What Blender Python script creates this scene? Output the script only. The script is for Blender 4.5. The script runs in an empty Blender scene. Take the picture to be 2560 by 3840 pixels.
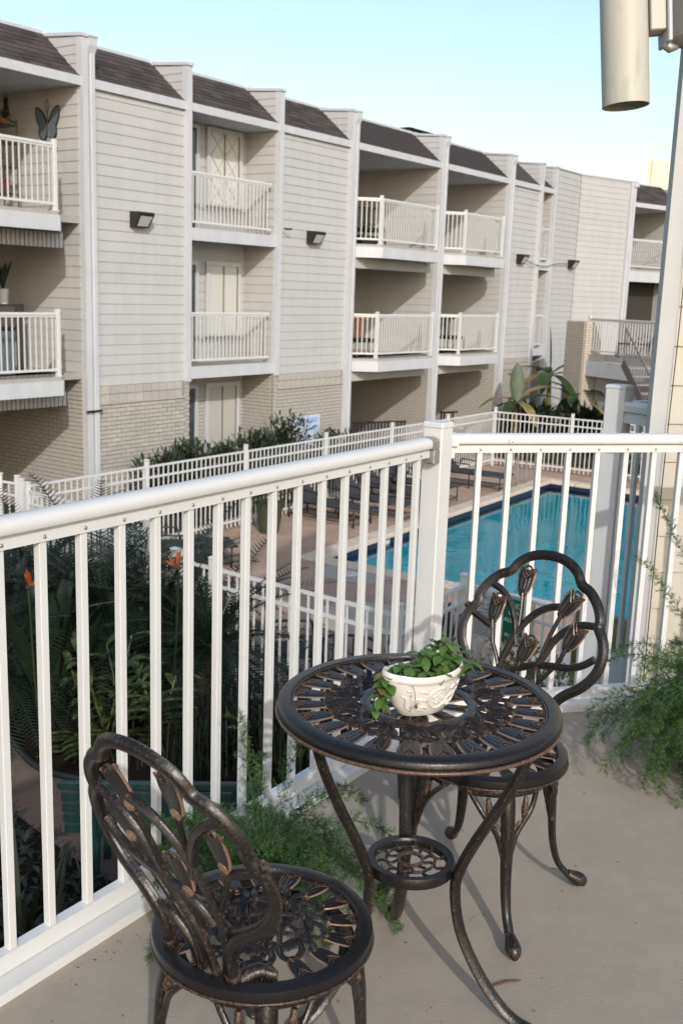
import bpy, math, random
from math import sin, cos, pi, radians, sqrt, atan2
from mathutils import Vector, Matrix

random.seed(7)
scene = bpy.context.scene
COL = scene.collection
G = -2.75                                   # level of the courtyard, our balcony floor is z = 0

# ------------------------------------------------------------------ camera
cam = bpy.data.cameras.new("camera")
cam_ob = bpy.data.objects.new("camera", cam)
COL.objects.link(cam_ob)
cam.sensor_fit = 'VERTICAL'
cam.sensor_height = 36.0
cam.sensor_width = 24.0
cam.lens = 36.67
cam.clip_start = 0.05
cam.clip_end = 2000
cam_ob.matrix_world = (Matrix.Translation((0, 0, 1.56)) @ Matrix.Rotation(radians(90 - 11.89), 4, 'X')
                       @ Matrix.Rotation(radians(1.965), 4, 'Z'))
cam.dof.use_dof = True
cam.dof.focus_distance = 2.55
cam.dof.aperture_fstop = 9.0
scene.camera = cam_ob

# ------------------------------------------------------------------ sky and sun
SUN_EL, SUN_AZ = 28.0, 168.0                # height, compass bearing of the sun (0 = +Y, clockwise)
world = bpy.data.worlds.new("World")
scene.world = world
world.use_nodes = True
wn = world.node_tree
wn.nodes.clear()
w_out = wn.nodes.new('ShaderNodeOutputWorld')
w_bg = wn.nodes.new('ShaderNodeBackground')
w_sky = wn.nodes.new('ShaderNodeTexSky')
w_sky.sky_type = 'NISHITA'
w_sky.sun_disc = False
w_sky.sun_elevation = radians(SUN_EL)
w_sky.sun_rotation = radians(SUN_AZ)
w_sky.air_density = 1.15
w_sky.dust_density = 1.6
w_sky.ozone_density = 0.7
w_bg.inputs['Strength'].default_value = 0.15
wn.links.new(w_sky.outputs[0], w_bg.inputs['Color'])
wn.links.new(w_bg.outputs[0], w_out.inputs['Surface'])
sun = bpy.data.lights.new("sun", 'SUN')
sun.energy = 2.0
sun.angle = radians(0.8)
sun.color = (1.0, 0.965, 0.92)
sun_ob = bpy.data.objects.new("sun", sun)
COL.objects.link(sun_ob)
to_sun = Vector((sin(radians(SUN_AZ)) * cos(radians(SUN_EL)), cos(radians(SUN_AZ)) * cos(radians(SUN_EL)), sin(radians(SUN_EL))))
sun_ob.rotation_euler = to_sun.to_track_quat('Z', 'Y').to_euler()
sun_ob.location = (0, 0, 30)

scene.view_settings.view_transform = 'Standard'
scene.view_settings.look = 'None'
scene.view_settings.exposure = 0.50
scene.view_settings.gamma = 1.0
scene.view_settings.use_curve_mapping = False
scene.render.engine = 'CYCLES'
scene.cycles.max_bounces = 8
scene.cycles.transparent_max_bounces = 12
scene.cycles.use_denoising = True

# ------------------------------------------------------------------ materials
MATS = {}


def mat(name, col, rough=0.6, metal=0.0, var=0.0, var_scale=3.0, col2=None, mix_scale=4.0, mix_lo=0.45, mix_hi=0.6,
        bump=0.0, bump_scale=40.0, rnd=0.0, spec=0.5, coat=0.0, stretch=None, trans=0.0, streak=0.0):
    """principled surface: base colour, value variation by noise, a second colour in patches, fine relief"""
    if name in MATS:
        return MATS[name]
    m = bpy.data.materials.new(name)
    m.use_nodes = True
    nt = m.node_tree
    b = nt.nodes['Principled BSDF']
    b.inputs['Roughness'].default_value = rough
    b.inputs['Metallic'].default_value = metal
    b.inputs['Specular IOR Level'].default_value = spec
    b.inputs['Coat Weight'].default_value = coat
    b.inputs['Coat Roughness'].default_value = 0.15
    tc = nt.nodes.new('ShaderNodeNewGeometry')
    src = tc.outputs['Position']
    if stretch:
        mp = nt.nodes.new('ShaderNodeMapping')
        mp.inputs['Scale'].default_value = stretch
        nt.links.new(src, mp.inputs['Vector'])
        src = mp.outputs[0]
    last = None
    rgb = nt.nodes.new('ShaderNodeRGB')
    rgb.outputs[0].default_value = (*col, 1)
    last = rgb.outputs[0]
    if col2:
        n2 = nt.nodes.new('ShaderNodeTexNoise')
        n2.inputs['Scale'].default_value = mix_scale
        n2.inputs['Detail'].default_value = 6
        n2.inputs['Roughness'].default_value = 0.6
        nt.links.new(src, n2.inputs['Vector'])
        mr = nt.nodes.new('ShaderNodeMapRange')
        mr.inputs[1].default_value = mix_lo
        mr.inputs[2].default_value = mix_hi
        nt.links.new(n2.outputs['Fac'], mr.inputs[0])
        mx = nt.nodes.new('ShaderNodeMix')
        mx.data_type = 'RGBA'
        nt.links.new(mr.outputs[0], mx.inputs[0])
        nt.links.new(last, mx.inputs[6])
        mx.inputs[7].default_value = (*col2, 1)
        last = mx.outputs[2]
    if streak > 0:
        mp2 = nt.nodes.new('ShaderNodeMapping')
        mp2.inputs['Scale'].default_value = (3.0, 3.0, 0.35)
        nt.links.new(tc.outputs['Position'], mp2.inputs['Vector'])
        n3 = nt.nodes.new('ShaderNodeTexNoise')
        n3.inputs['Scale'].default_value = 1.6
        n3.inputs['Detail'].default_value = 8
        nt.links.new(mp2.outputs[0], n3.inputs['Vector'])
        m3 = nt.nodes.new('ShaderNodeMapRange')
        m3.inputs[1].default_value = 0.35
        m3.inputs[2].default_value = 0.75
        m3.inputs[3].default_value = 1.0
        m3.inputs[4].default_value = 1.0 - streak
        nt.links.new(n3.outputs['Fac'], m3.inputs[0])
        h3 = nt.nodes.new('ShaderNodeHueSaturation')
        nt.links.new(m3.outputs[0], h3.inputs['Value'])
        nt.links.new(last, h3.inputs['Color'])
        last = h3.outputs[0]
    if var > 0 or rnd > 0:
        hs = nt.nodes.new('ShaderNodeHueSaturation')
        nt.links.new(last, hs.inputs['Color'])
        val = None
        if var > 0:
            n1 = nt.nodes.new('ShaderNodeTexNoise')
            n1.inputs['Scale'].default_value = var_scale
            n1.inputs['Detail'].default_value = 8
            n1.inputs['Roughness'].default_value = 0.65
            nt.links.new(src, n1.inputs['Vector'])
            r1 = nt.nodes.new('ShaderNodeMapRange')
            r1.inputs[1].default_value = 0.25
            r1.inputs[2].default_value = 0.75
            r1.inputs[3].default_value = 1 - var
            r1.inputs[4].default_value = 1 + var
            nt.links.new(n1.outputs['Fac'], r1.inputs[0])
            val = r1.outputs[0]
        if rnd > 0:
            oi = nt.nodes.new('ShaderNodeObjectInfo')
            r2 = nt.nodes.new('ShaderNodeMapRange')
            r2.inputs[3].default_value = 1 - rnd
            r2.inputs[4].default_value = 1 + rnd
            nt.links.new(oi.outputs['Random'], r2.inputs[0])
            if val is not None:
                mm = nt.nodes.new('ShaderNodeMath')
                mm.operation = 'MULTIPLY'
                nt.links.new(val, mm.inputs[0])
                nt.links.new(r2.outputs[0], mm.inputs[1])
                val = mm.outputs[0]
            else:
                val = r2.outputs[0]
        nt.links.new(val, hs.inputs['Value'])
        last = hs.outputs[0]
    nt.links.new(last, b.inputs['Base Color'])
    if trans > 0:
        tr = nt.nodes.new('ShaderNodeBsdfTranslucent')
        nt.links.new(last, tr.inputs['Color'])
        ms = nt.nodes.new('ShaderNodeMixShader')
        ms.inputs[0].default_value = trans
        out = nt.nodes['Material Output']
        nt.links.new(b.outputs[0], ms.inputs[1])
        nt.links.new(tr.outputs[0], ms.inputs[2])
        nt.links.new(ms.outputs[0], out.inputs['Surface'])
    if bump > 0:
        nb = nt.nodes.new('ShaderNodeTexNoise')
        nb.inputs['Scale'].default_value = bump_scale
        nb.inputs['Detail'].default_value = 6
        nt.links.new(src, nb.inputs['Vector'])
        bp = nt.nodes.new('ShaderNodeBump')
        bp.inputs['Strength'].default_value = bump
        bp.inputs['Distance'].default_value = 0.01
        nt.links.new(nb.outputs['Fac'], bp.inputs['Height'])
        nt.links.new(bp.outputs[0], b.inputs['Normal'])
    MATS[name] = m
    return m


def bronze_mat(name="antique_bronze_paint", lo=0.825, hi=0.99):
    m = bpy.data.materials.new(name)
    m.use_nodes = True
    nt = m.node_tree
    b = nt.nodes['Principled BSDF']
    geo = nt.nodes.new('ShaderNodeNewGeometry')
    n = nt.nodes.new('ShaderNodeTexNoise')
    n.inputs['Scale'].default_value = 170
    n.inputs['Detail'].default_value = 9
    n.inputs['Roughness'].default_value = 0.75
    tc = nt.nodes.new('ShaderNodeTexCoord')
    nt.links.new(tc.outputs['Object'], n.inputs['Vector'])
    a = nt.nodes.new('ShaderNodeMath')          # worn ridges: convex edges where the noise is high
    a.operation = 'MULTIPLY_ADD'
    nt.links.new(n.outputs['Fac'], a.inputs[0])
    a.inputs[1].default_value = 0.50
    nt.links.new(geo.outputs['Pointiness'], a.inputs[2])
    mr = nt.nodes.new('ShaderNodeMapRange')
    mr.inputs[1].default_value = lo
    mr.inputs[2].default_value = hi
    nt.links.new(a.outputs[0], mr.inputs[0])
    mx = nt.nodes.new('ShaderNodeMix')
    mx.data_type = 'RGBA'
    nt.links.new(mr.outputs[0], mx.inputs[0])
    mx.inputs[6].default_value = (0.010, 0.0085, 0.0085, 1)
    mx.inputs[7].default_value = (0.24, 0.145, 0.095, 1)
    nt.links.new(mx.outputs[2], b.inputs['Base Color'])
    b.inputs['Metallic'].default_value = 0.10
    b.inputs['Roughness'].default_value = 0.33
    b.inputs['Specular IOR Level'].default_value = 0.38
    b.inputs['Coat Weight'].default_value = 0.05
    b.inputs['Coat Roughness'].default_value = 0.25
    nb = nt.nodes.new('ShaderNodeTexNoise')
    nb.inputs['Scale'].default_value = 160
    nb.inputs['Detail'].default_value = 4
    nt.links.new(tc.outputs['Object'], nb.inputs['Vector'])
    bp = nt.nodes.new('ShaderNodeBump')
    bp.inputs['Strength'].default_value = 0.25
    bp.inputs['Distance'].default_value = 0.003
    nt.links.new(nb.outputs['Fac'], bp.inputs['Height'])
    nt.links.new(bp.outputs[0], b.inputs['Normal'])
    return m


def water_mat():
    m = bpy.data.materials.new("pool_water")
    m.use_nodes = True
    nt = m.node_tree
    nt.nodes.clear()
    out = nt.nodes.new('ShaderNodeOutputMaterial')
    tr = nt.nodes.new('ShaderNodeBsdfTransparent')
    tr.inputs['Color'].default_value = (0.74, 0.965, 0.975, 1)
    gl = nt.nodes.new('ShaderNodeBsdfGlossy')
    gl.inputs['Roughness'].default_value = 0.03
    fr = nt.nodes.new('ShaderNodeFresnel')
    fr.inputs['IOR'].default_value = 1.17
    mx = nt.nodes.new('ShaderNodeMixShader')
    geo = nt.nodes.new('ShaderNodeNewGeometry')
    no = nt.nodes.new('ShaderNodeTexNoise')
    no.inputs['Scale'].default_value = 2.2
    no.inputs['Detail'].default_value = 3
    nt.links.new(geo.outputs['Position'], no.inputs['Vector'])
    bp = nt.nodes.new('ShaderNodeBump')
    bp.inputs['Strength'].default_value = 0.12
    bp.inputs['Distance'].default_value = 0.05
    nt.links.new(no.outputs['Fac'], bp.inputs['Height'])
    nt.links.new(bp.outputs[0], gl.inputs['Normal'])
    nt.links.new(bp.outputs[0], fr.inputs['Normal'])
    nt.links.new(fr.outputs[0], mx.inputs[0])
    nt.links.new(tr.outputs[0], mx.inputs[1])
    nt.links.new(gl.outputs[0], mx.inputs[2])
    nt.links.new(mx.outputs[0], out.inputs['Surface'])
    return m


def glass_mat():
    return mat('window_glass', (0.05, 0.055, 0.06), 0.05, 0, spec=0.9)


M = dict(
    white_alu=mat('white_aluminium', (0.57, 0.57, 0.56), 0.38, 0, var=0.03, var_scale=9, bump=0.02, bump_scale=200, spec=0.45,
                  col2=(0.46, 0.45, 0.40), mix_scale=11, mix_lo=0.64, mix_hi=0.86),
    white_trim=mat('white_trim', (0.50, 0.51, 0.53), 0.55, 0, var=0.05, var_scale=2.5, streak=0.10),
    siding=mat('cream_siding', (0.445, 0.437, 0.428), 0.6, 0, var=0.035, var_scale=1.7, rnd=0.02, streak=0.06,
               col2=(0.41, 0.395, 0.375), mix_scale=1.3, mix_lo=0.58, mix_hi=0.85),
    near_trim=mat('near_corner_dimmed', (0.42, 0.42, 0.415), 0.5, 0, var=0.05, var_scale=8, streak=0.08),  # white trim in a darker copy, offsetting the sun that strikes these boards
    siding_near=mat('cream_siding_near', (0.46, 0.42, 0.35), 0.6, 0, var=0.05, var_scale=6, rnd=0.02,
                    col2=(0.42, 0.375, 0.30), mix_scale=9, mix_lo=0.6, mix_hi=0.85, bump=0.1, bump_scale=60),
    brick=mat('painted_brick', (0.39, 0.365, 0.325), 0.8, 0, var=0.10, var_scale=14, rnd=0.09, bump=0.3, bump_scale=60),
    mortar=mat('mortar', (0.25, 0.225, 0.19), 0.9, 0, var=0.1, bump=0.2),
    shingle=mat('asphalt_shingle', (0.062, 0.052, 0.050), 0.95, 0, var=0.25, var_scale=30, rnd=0.30, bump=0.4, bump_scale=150, spec=0.2),
    concrete=mat('balcony_concrete', (0.29, 0.25, 0.20), 0.72, 0, var=0.12, var_scale=9, bump=0.13, bump_scale=130,
                 col2=(0.235, 0.19, 0.145), mix_scale=4.5, mix_lo=0.54, mix_hi=0.78),
    slab=mat('slab_concrete', (0.34, 0.32, 0.29), 0.85, 0, var=0.12, var_scale=6),
    deck=mat('pool_deck_aggregate', (0.33, 0.225, 0.165), 0.9, 0, var=0.35, var_scale=60, bump=0.3, bump_scale=120,
             col2=(0.42, 0.31, 0.24), mix_scale=2.0, mix_lo=0.45, mix_hi=0.7),
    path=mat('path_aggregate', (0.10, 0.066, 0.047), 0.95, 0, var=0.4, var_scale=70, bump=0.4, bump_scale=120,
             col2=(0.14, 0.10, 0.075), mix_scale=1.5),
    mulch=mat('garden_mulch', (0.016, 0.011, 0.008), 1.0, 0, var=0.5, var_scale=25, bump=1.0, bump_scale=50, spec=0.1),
    ground=mat('ground_soil', (0.05, 0.045, 0.03), 1.0, 0, var=0.4, var_scale=2, spec=0.1),
    coping=mat('pool_coping', (0.52, 0.44, 0.355), 0.75, 0, var=0.08, var_scale=8, rnd=0.05),
    plaster=mat('pool_plaster', (0.09, 0.76, 0.78), 0.7, 0, var=0.12, var_scale=1.5, col2=(0.06, 0.66, 0.70), mix_scale=0.7),
    tile=mat('pool_tile_blue', (0.014, 0.020, 0.048), 0.25, 0, var=0.3, var_scale=20),
    bronze=bronze_mat(),
    worn=bronze_mat('worn_bronze_paint', 0.805, 1.0),
    rubbed=bronze_mat('rubbed_bronze_paint', 0.73, 0.97),
    dark=mat('dark_metal', (0.018, 0.018, 0.020), 0.4, 0.2, var=0.2, var_scale=20),
    sling=mat('lounger_mesh', (0.028, 0.028, 0.032), 0.8, 0, var=0.2, var_scale=40),
    black=mat('black_plastic', (0.012, 0.012, 0.013), 0.3),
    blackpot=mat('glazed_black', (0.009, 0.011, 0.014), 0.12, 0, coat=0.6),
    glass=glass_mat(),
    lens=mat('lamp_lens', (0.50, 0.48, 0.45), 0.35),
    blind=mat('window_blind', (0.55, 0.54, 0.50), 0.7, 0, var=0.03),
    curtain=mat('curtain', (0.42, 0.40, 0.36), 0.85),
    soil=mat('pot_soil', (0.10, 0.062, 0.040), 1.0, 0, var=0.4, var_scale=120, bump=1.0, bump_scale=200),
    ceramic=mat('cream_ceramic', (0.60, 0.575, 0.53), 0.18, 0, coat=0.5, var=0.02, col2=(0.62, 0.50, 0.38), mix_scale=40, mix_lo=0.64, mix_hi=0.78),
    mint=mat('mint_leaf', (0.060, 0.135, 0.026), 0.5, 0, var=0.25, var_scale=60, trans=0.2, col2=(0.10, 0.17, 0.035), mix_scale=25),
    mint_dry=mat('yellowing_leaf', (0.14, 0.15, 0.03), 0.6, 0, var=0.3, var_scale=60, trans=0.2, col2=(0.17, 0.10, 0.04), mix_scale=30),
    stem=mat('brown_stem', (0.075, 0.060, 0.028), 0.8),
    fern=mat('asparagus_fern', (0.034, 0.085, 0.024), 0.6, 0, var=0.45, var_scale=9, trans=0.2, col2=(0.065, 0.12, 0.025), mix_scale=6),
    fern_stem=mat('fern_stem', (0.085, 0.12, 0.04), 0.7),
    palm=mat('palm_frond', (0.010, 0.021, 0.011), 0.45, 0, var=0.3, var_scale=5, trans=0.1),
    palm_trunk=mat('palm_trunk', (0.05, 0.035, 0.022), 0.95, 0, var=0.5, var_scale=25, bump=1.0, bump_scale=40),
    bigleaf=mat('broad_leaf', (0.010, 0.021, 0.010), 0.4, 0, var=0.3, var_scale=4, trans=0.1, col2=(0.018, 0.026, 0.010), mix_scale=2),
    ginger=mat('variegated_leaf', (0.022, 0.042, 0.012), 0.45, 0, var=0.2, var_scale=20, trans=0.15, col2=(0.10, 0.105, 0.028), mix_scale=14, mix_lo=0.50, mix_hi=0.56),
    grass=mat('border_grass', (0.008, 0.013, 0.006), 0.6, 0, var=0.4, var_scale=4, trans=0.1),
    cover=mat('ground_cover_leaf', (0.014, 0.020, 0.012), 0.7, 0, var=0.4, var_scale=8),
    orange=mat('orange_petal', (0.28, 0.06, 0.015), 0.5, 0, var=0.2, var_scale=30, trans=0.2),
    banana=mat('banana_leaf', (0.030, 0.062, 0.020), 0.4, 0, var=0.25, var_scale=4, trans=0.2, col2=(0.13, 0.12, 0.03), mix_scale=2.5, mix_lo=0.56, mix_hi=0.68),
    banana_old=mat('dry_banana_leaf', (0.28, 0.17, 0.09), 0.8, 0, var=0.3, var_scale=6, col2=(0.10, 0.12, 0.03), mix_scale=3),
    banana_stem=mat('banana_stem', (0.12, 0.11, 0.03), 0.6, 0, var=0.3, var_scale=6, col2=(0.16, 0.07, 0.02), mix_scale=4),
    bush=mat('shrub_leaf', (0.022, 0.038, 0.016), 0.6, 0, var=0.4, var_scale=6, trans=0.1, col2=(0.10, 0.03, 0.02), mix_scale=5, mix_lo=0.6, mix_hi=0.7),
    varieg=mat('pale_flecked_leaf', (0.15, 0.155, 0.035), 0.6, 0, var=0.25, var_scale=30, col2=(0.36, 0.34, 0.24), mix_scale=16, mix_lo=0.58, mix_hi=0.64),
    bench=mat('green_bench_paint', (0.006, 0.028, 0.028), 0.4, 0, var=0.1),
    moss=mat('mossy_board', (0.10, 0.105, 0.035), 0.8, 0, var=0.2, var_scale=4, rnd=0.12, col2=(0.20, 0.18, 0.10), mix_scale=3),
    green_sign=mat('green_sign', (0.0, 0.115, 0.062), 0.5),
    white_sign=mat('white_sign', (0.50, 0.50, 0.50), 0.5),
    pale_sign=mat('pale_banner', (0.52, 0.56, 0.62), 0.6),
    blue_print=mat('blue_print', (0.27, 0.42, 0.68), 0.6),
    ink=mat('sign_ink', (0.10, 0.10, 0.11), 0.6),
    white_ink=mat('white_ink', (0.7, 0.75, 0.72), 0.6),
    screw=mat('galvanised', (0.33, 0.32, 0.30), 0.45, 0.6, var=0.3, var_scale=60),
    fixture=mat('weathered_fixture', (0.44, 0.42, 0.36), 0.55, 0, var=0.05, var_scale=8, col2=(0.25, 0.27, 0.15), mix_scale=7, mix_lo=0.57, mix_hi=0.8, stretch=(1.8, 1.8, 0.45)),
    terrace_table=mat('beige_table', (0.42, 0.36, 0.26), 0.6, 0, var=0.08),
    butterfly=mat('butterfly_wing', (0.12, 0.15, 0.18), 0.5, 0.2, var=0.2, var_scale=10),
    rust=mat('terracotta', (0.22, 0.075, 0.035), 0.8, 0, var=0.2),
    red=mat('red_petal', (0.45, 0.02, 0.02), 0.6),
    tower=mat('far_tower_wall', (0.85, 0.74, 0.52), 0.8, 0, var=0.05, var_scale=0.3),
    water=water_mat(),
    lattice_cream=mat('cream_lattice', (0.5, 0.46, 0.36), 0.7),
    stair=mat('stair_steel', (0.20, 0.185, 0.17), 0.6, 0.1),
    tread=mat('stair_tread', (0.30, 0.28, 0.26), 0.85, 0, var=0.1),
    debris=mat('fallen_leaf', (0.12, 0.055, 0.03), 0.9, 0, rnd=0.3),
    pier=mat('pier_brick', (0.44, 0.39, 0.33), 0.85, 0, var=0.1, var_scale=12, rnd=0.08),
)

# ------------------------------------------------------------------ mesh helpers


class MB:
    def __init__(self):
        self.v = []
        self.f = []

    def add(self, vs, fs):
        o = len(self.v)
        self.v += [tuple(p) for p in vs]
        self.f += [tuple(i + o for i in q) for q in fs]
        return self

    def box(self, c, s, rz=0.0):
        hx, hy, hz = s[0] / 2, s[1] / 2, s[2] / 2
        ca, sa = cos(rz), sin(rz)
        vs = []
        for z in (-hz, hz):
            for x, y in ((-hx, -hy), (hx, -hy), (hx, hy), (-hx, hy)):
                vs.append((c[0] + x * ca - y * sa, c[1] + x * sa + y * ca, c[2] + z))
        return self.add(vs, [(3, 2, 1, 0), (4, 5, 6, 7), (0, 1, 5, 4), (1, 2, 6, 5), (2, 3, 7, 6), (3, 0, 4, 7)])

    def span(self, x0, x1, y0, y1, z0, z1):
        return self.box(((x0 + x1) / 2, (y0 + y1) / 2, (z0 + z1) / 2), (abs(x1 - x0), abs(y1 - y0), abs(z1 - z0)))

    def bbox(self, c, s, rz=0.0, b=0.004):
        """box with chamfered vertical edges and a bevelled top"""
        hx, hy, hz = s[0] / 2, s[1] / 2, s[2] / 2
        ca, sa = cos(rz), sin(rz)

        def loop(ix, z):
            pts = []
            X, Y = hx - ix, hy - ix
            for x, y in ((-X + b, -Y), (X - b, -Y), (X, -Y + b), (X, Y - b), (X - b, Y), (-X + b, Y), (-X, Y - b), (-X, -Y + b)):
                pts.append((c[0] + x * ca - y * sa, c[1] + x * sa + y * ca, c[2] + z))
            return pts
        loops = [loop(b, -hz), loop(0, -hz + b), loop(0, hz - b), loop(b, hz)]
        vs = sum(loops, [])
        fs = [tuple(reversed(range(8))), tuple(range(24, 32))]
        for k in range(3):
            for i in range(8):
                j = (i + 1) % 8
                fs.append((k * 8 + i, k * 8 + j, k * 8 + 8 + j, k * 8 + 8 + i))
        return self.add(vs, fs)

    def beam(self, p, q, w, h, up=(0, 0, 1), prof=None):
        """beam p-q, w across, h along up; prof = list of (across, up) section points"""
        p, q = Vector(p), Vector(q)
        t = (q - p).normalized()
        u = Vector(up)
        s = t.cross(u).normalized()
        u = s.cross(t).normalized()
        prof = prof or [(-w / 2, -h / 2), (w / 2, -h / 2), (w / 2, h / 2), (-w / 2, h / 2)]
        n = len(prof)
        vs = [p + s * a + u * b for a, b in prof] + [q + s * a + u * b for a, b in prof]
        fs = [tuple(reversed(range(n)))[::-1], tuple(range(n, 2 * n))[::-1]]
        for i in range(n):
            j = (i + 1) % n
            fs.append((i, n + i, n + j, j))
        return self.add(vs, fs)

    def prism(self, poly, z0, z1):
        n = len(poly)
        vs = [(x, y, z0) for x, y in poly] + [(x, y, z1) for x, y in poly]
        fs = [tuple(reversed(range(n))), tuple(range(n, 2 * n))]
        for i in range(n):
            j = (i + 1) % n
            fs.append((i, j, n + j, n + i))
        return self.add(vs, fs)

    def tube(self, pts, r, n=8, up=None, flat=1.0, ridge=0.0, rk=4, cap=True, closed=False):
        pts = [Vector(p) for p in pts]
        m = len(pts)
        rr = r if isinstance(r, (list, tuple)) else [r] * m
        vs, fs = [], []
        prevN = None
        for i, p in enumerate(pts):
            if closed:
                t = (pts[(i + 1) % m] - pts[i - 1]).normalized()
            else:
                t = (pts[min(i + 1, m - 1)] - pts[max(i - 1, 0)]).normalized()
            if up is not None:
                uv = Vector(up) if not callable(up) else Vector(up(p))
                N = uv - t * t.dot(uv)
                if N.length < 1e-5:
                    N = prevN or t.orthogonal()
            elif prevN is None:
                N = t.orthogonal()
            else:
                N = prevN - t * t.dot(prevN)
            N.normalize()
            prevN = N
            B = t.cross(N)
            for k in range(n):
                a = 2 * pi * k / n
                q = rr[i] * (1 + ridge * cos(rk * a))
                vs.append(p + N * (q * flat * cos(a)) + B * (q * sin(a)))
        seg = m if closed else m - 1
        for i in range(seg):
            for k in range(n):
                a, b = i * n + k, i * n + (k + 1) % n
                c, d = ((i + 1) % m) * n + (k + 1) % n, ((i + 1) % m) * n + k
                fs.append((a, b, c, d))
        if cap and not closed:
            fs.append(tuple(reversed(range(n))))
            fs.append(tuple(range((m - 1) * n, m * n)))
        return self.add(vs, fs)

    def lathe(self, prof, n=32, c=(0, 0, 0), sx=1.0, sy=1.0, closed=True, rz=0.0):
        """prof list of (r, z); closed: ring profile, else open from bottom to top"""
        m = len(prof)
        vs = []
        ca, sa = cos(rz), sin(rz)
        for k in range(n):
            a = 2 * pi * k / n
            for r, z in prof:
                x, y = r * cos(a) * sx, r * sin(a) * sy
                vs.append((c[0] + x * ca - y * sa, c[1] + x * sa + y * ca, c[2] + z))
        fs = []
        for k in range(n):
            k2 = (k + 1) % n
            for i in range(m if closed else m - 1):
                j = (i + 1) % m
                fs.append((k * m + i, k2 * m + i, k2 * m + j, k * m + j))
        return self.add(vs, fs)

    def xf(self, mtx):
        self.v = [tuple(mtx @ Vector(p)) for p in self.v]
        return self

    def mesh(self, name, m, smooth=False, angle=None):
        me = bpy.data.meshes.new(name)
        me.from_pydata(self.v, [], self.f)
        if m:
            me.materials.append(m)
        if smooth:
            me.polygons.foreach_set('use_smooth', [True] * len(me.polygons))
            if angle:
                me.set_sharp_from_angle(angle=radians(angle))
        me.update()
        return me

    def build(self, name, m, parent=None, smooth=False, angle=None, loc=None, rz=0.0):
        return put(name, self.mesh(name, m, smooth, angle), parent, loc, rz)


def put(name, me, parent=None, loc=None, rz=0.0, mtx=None):
    o = bpy.data.objects.new(name, me)
    COL.objects.link(o)
    if parent:
        o.parent = parent
    if mtx is not None:
        o.matrix_local = mtx
    else:
        if loc is not None:
            o.location = loc
        o.rotation_euler = (0, 0, rz)
    return o


def root(name, loc, label, cat, rz=0.0, group=None):
    o = bpy.data.objects.new(name, None)
    COL.objects.link(o)
    o.location = loc
    o.rotation_euler = (0, 0, rz)
    o.empty_display_size = 0.1
    return tag(o, label, cat, group)


def tag(o, label, cat, group=None):
    o['label'] = label
    o['category'] = cat
    if group:
        o['group'] = group
    return o


def structure(o):
    o['kind'] = 'structure'
    return o


def stuff(o):
    o['kind'] = 'stuff'
    return o


def children(o):
    return [c for c in bpy.data.objects if c.parent is o]


def copy_tree(src, loc, rz, label, kids=None):
    """copy of a thing with its parts and sub-parts, sharing meshes"""
    kids = kids or {}
    r = src.copy()
    COL.objects.link(r)
    r.location = loc
    r.rotation_euler = (0, 0, rz)
    r['label'] = label

    def rec(a, b):
        for ch in list(a.children):
            c = ch.copy()
            COL.objects.link(c)
            c.parent = b
            rec(ch, c)
    rec(src, r)
    return r


def cr(P, k=6):
    """Catmull-Rom curve through P"""
    P = [Vector(p) for p in P]
    Q = [P[0] * 2 - P[1]] + P + [P[-1] * 2 - P[-2]]
    out = []
    for i in range(1, len(Q) - 2):
        a, b, c, d = Q[i - 1], Q[i], Q[i + 1], Q[i + 2]
        for s in range(k):
            t = s / k
            out.append(0.5 * ((2 * b) + (c - a) * t + (2 * a - 5 * b + 4 * c - d) * t * t + (3 * b - a - 3 * c + d) * t ** 3))
    out.append(P[-1])
    return out


MESH_CACHE = {}
LIMIT = {}


def boxmesh(name, m, sx, sy, sz, bevel=0.0):
    k = (name, m.name, round(sx, 3), round(sy, 3), round(sz, 3), bevel)
    if k not in MESH_CACHE:
        b = MB()
        if bevel:
            b.bbox((0, 0, 0), (sx, sy, sz), 0, bevel)
        else:
            b.box((0, 0, 0), (sx, sy, sz))
        MESH_CACHE[k] = b.mesh(name, m)
    return MESH_CACHE[k]


def budget(key, n):
    """True while fewer than 300 separate pieces of this part stand on this thing"""
    u = LIMIT.get(key, 0)
    if u + n > 300:
        return False
    LIMIT[key] = u + n
    return True


# ------------------------------------------------------------------ ground
def sheet(name, poly, z, m, thick=0.0):
    b = MB()
    if thick:
        b.prism(poly, z - thick, z)
    else:
        b.add([(x, y, z) for x, y in poly], [tuple(range(len(poly)))])
    return structure(b.build(name, m))


AZ = radians(55)                            # the long facade runs 35 degrees right of straight ahead
E1 = Vector((cos(AZ), sin(AZ), 0))
N1 = Vector((sin(AZ), -cos(AZ), 0))
FO = Vector((-4.73, 18.75, 0))
PA = radians(57)                            # pool direction
P1 = Vector((cos(PA), sin(PA), 0))
P2 = Vector((sin(PA), -cos(PA), 0))
PC = Vector((-0.26, 16.78, 0))              # left corner of the pool
PL, PW = 9.7, 5.3


def pp(a, b):                               # pool plan: a along the long side, b across
    q = PC + P1 * a + P2 * b
    return (q.x, q.y)


# ground with an opening for the pool basin
gb = MB()
big = [(-400, -60), (400, -60), (400, 700), (-400, 700)]
hole = [pp(-0.05, -0.05), pp(-0.05, PW + 0.05), pp(PL + 0.05, PW + 0.05), pp(PL + 0.05, -0.05)]
gv = [(x, y, G - 0.012) for x, y in big] + [(x, y, G - 0.012) for x, y in hole]
# big: 0 SW,1 SE,2 NE,3 NW ; hole: 4 left, 5 near right, 6 right far, 7 far left
gb.add(gv, [(0, 1, 5, 4), (1, 2, 6, 5), (2, 3, 7, 6), (3, 0, 4, 7)])
structure(gb.build('ground', M['ground']))
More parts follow.
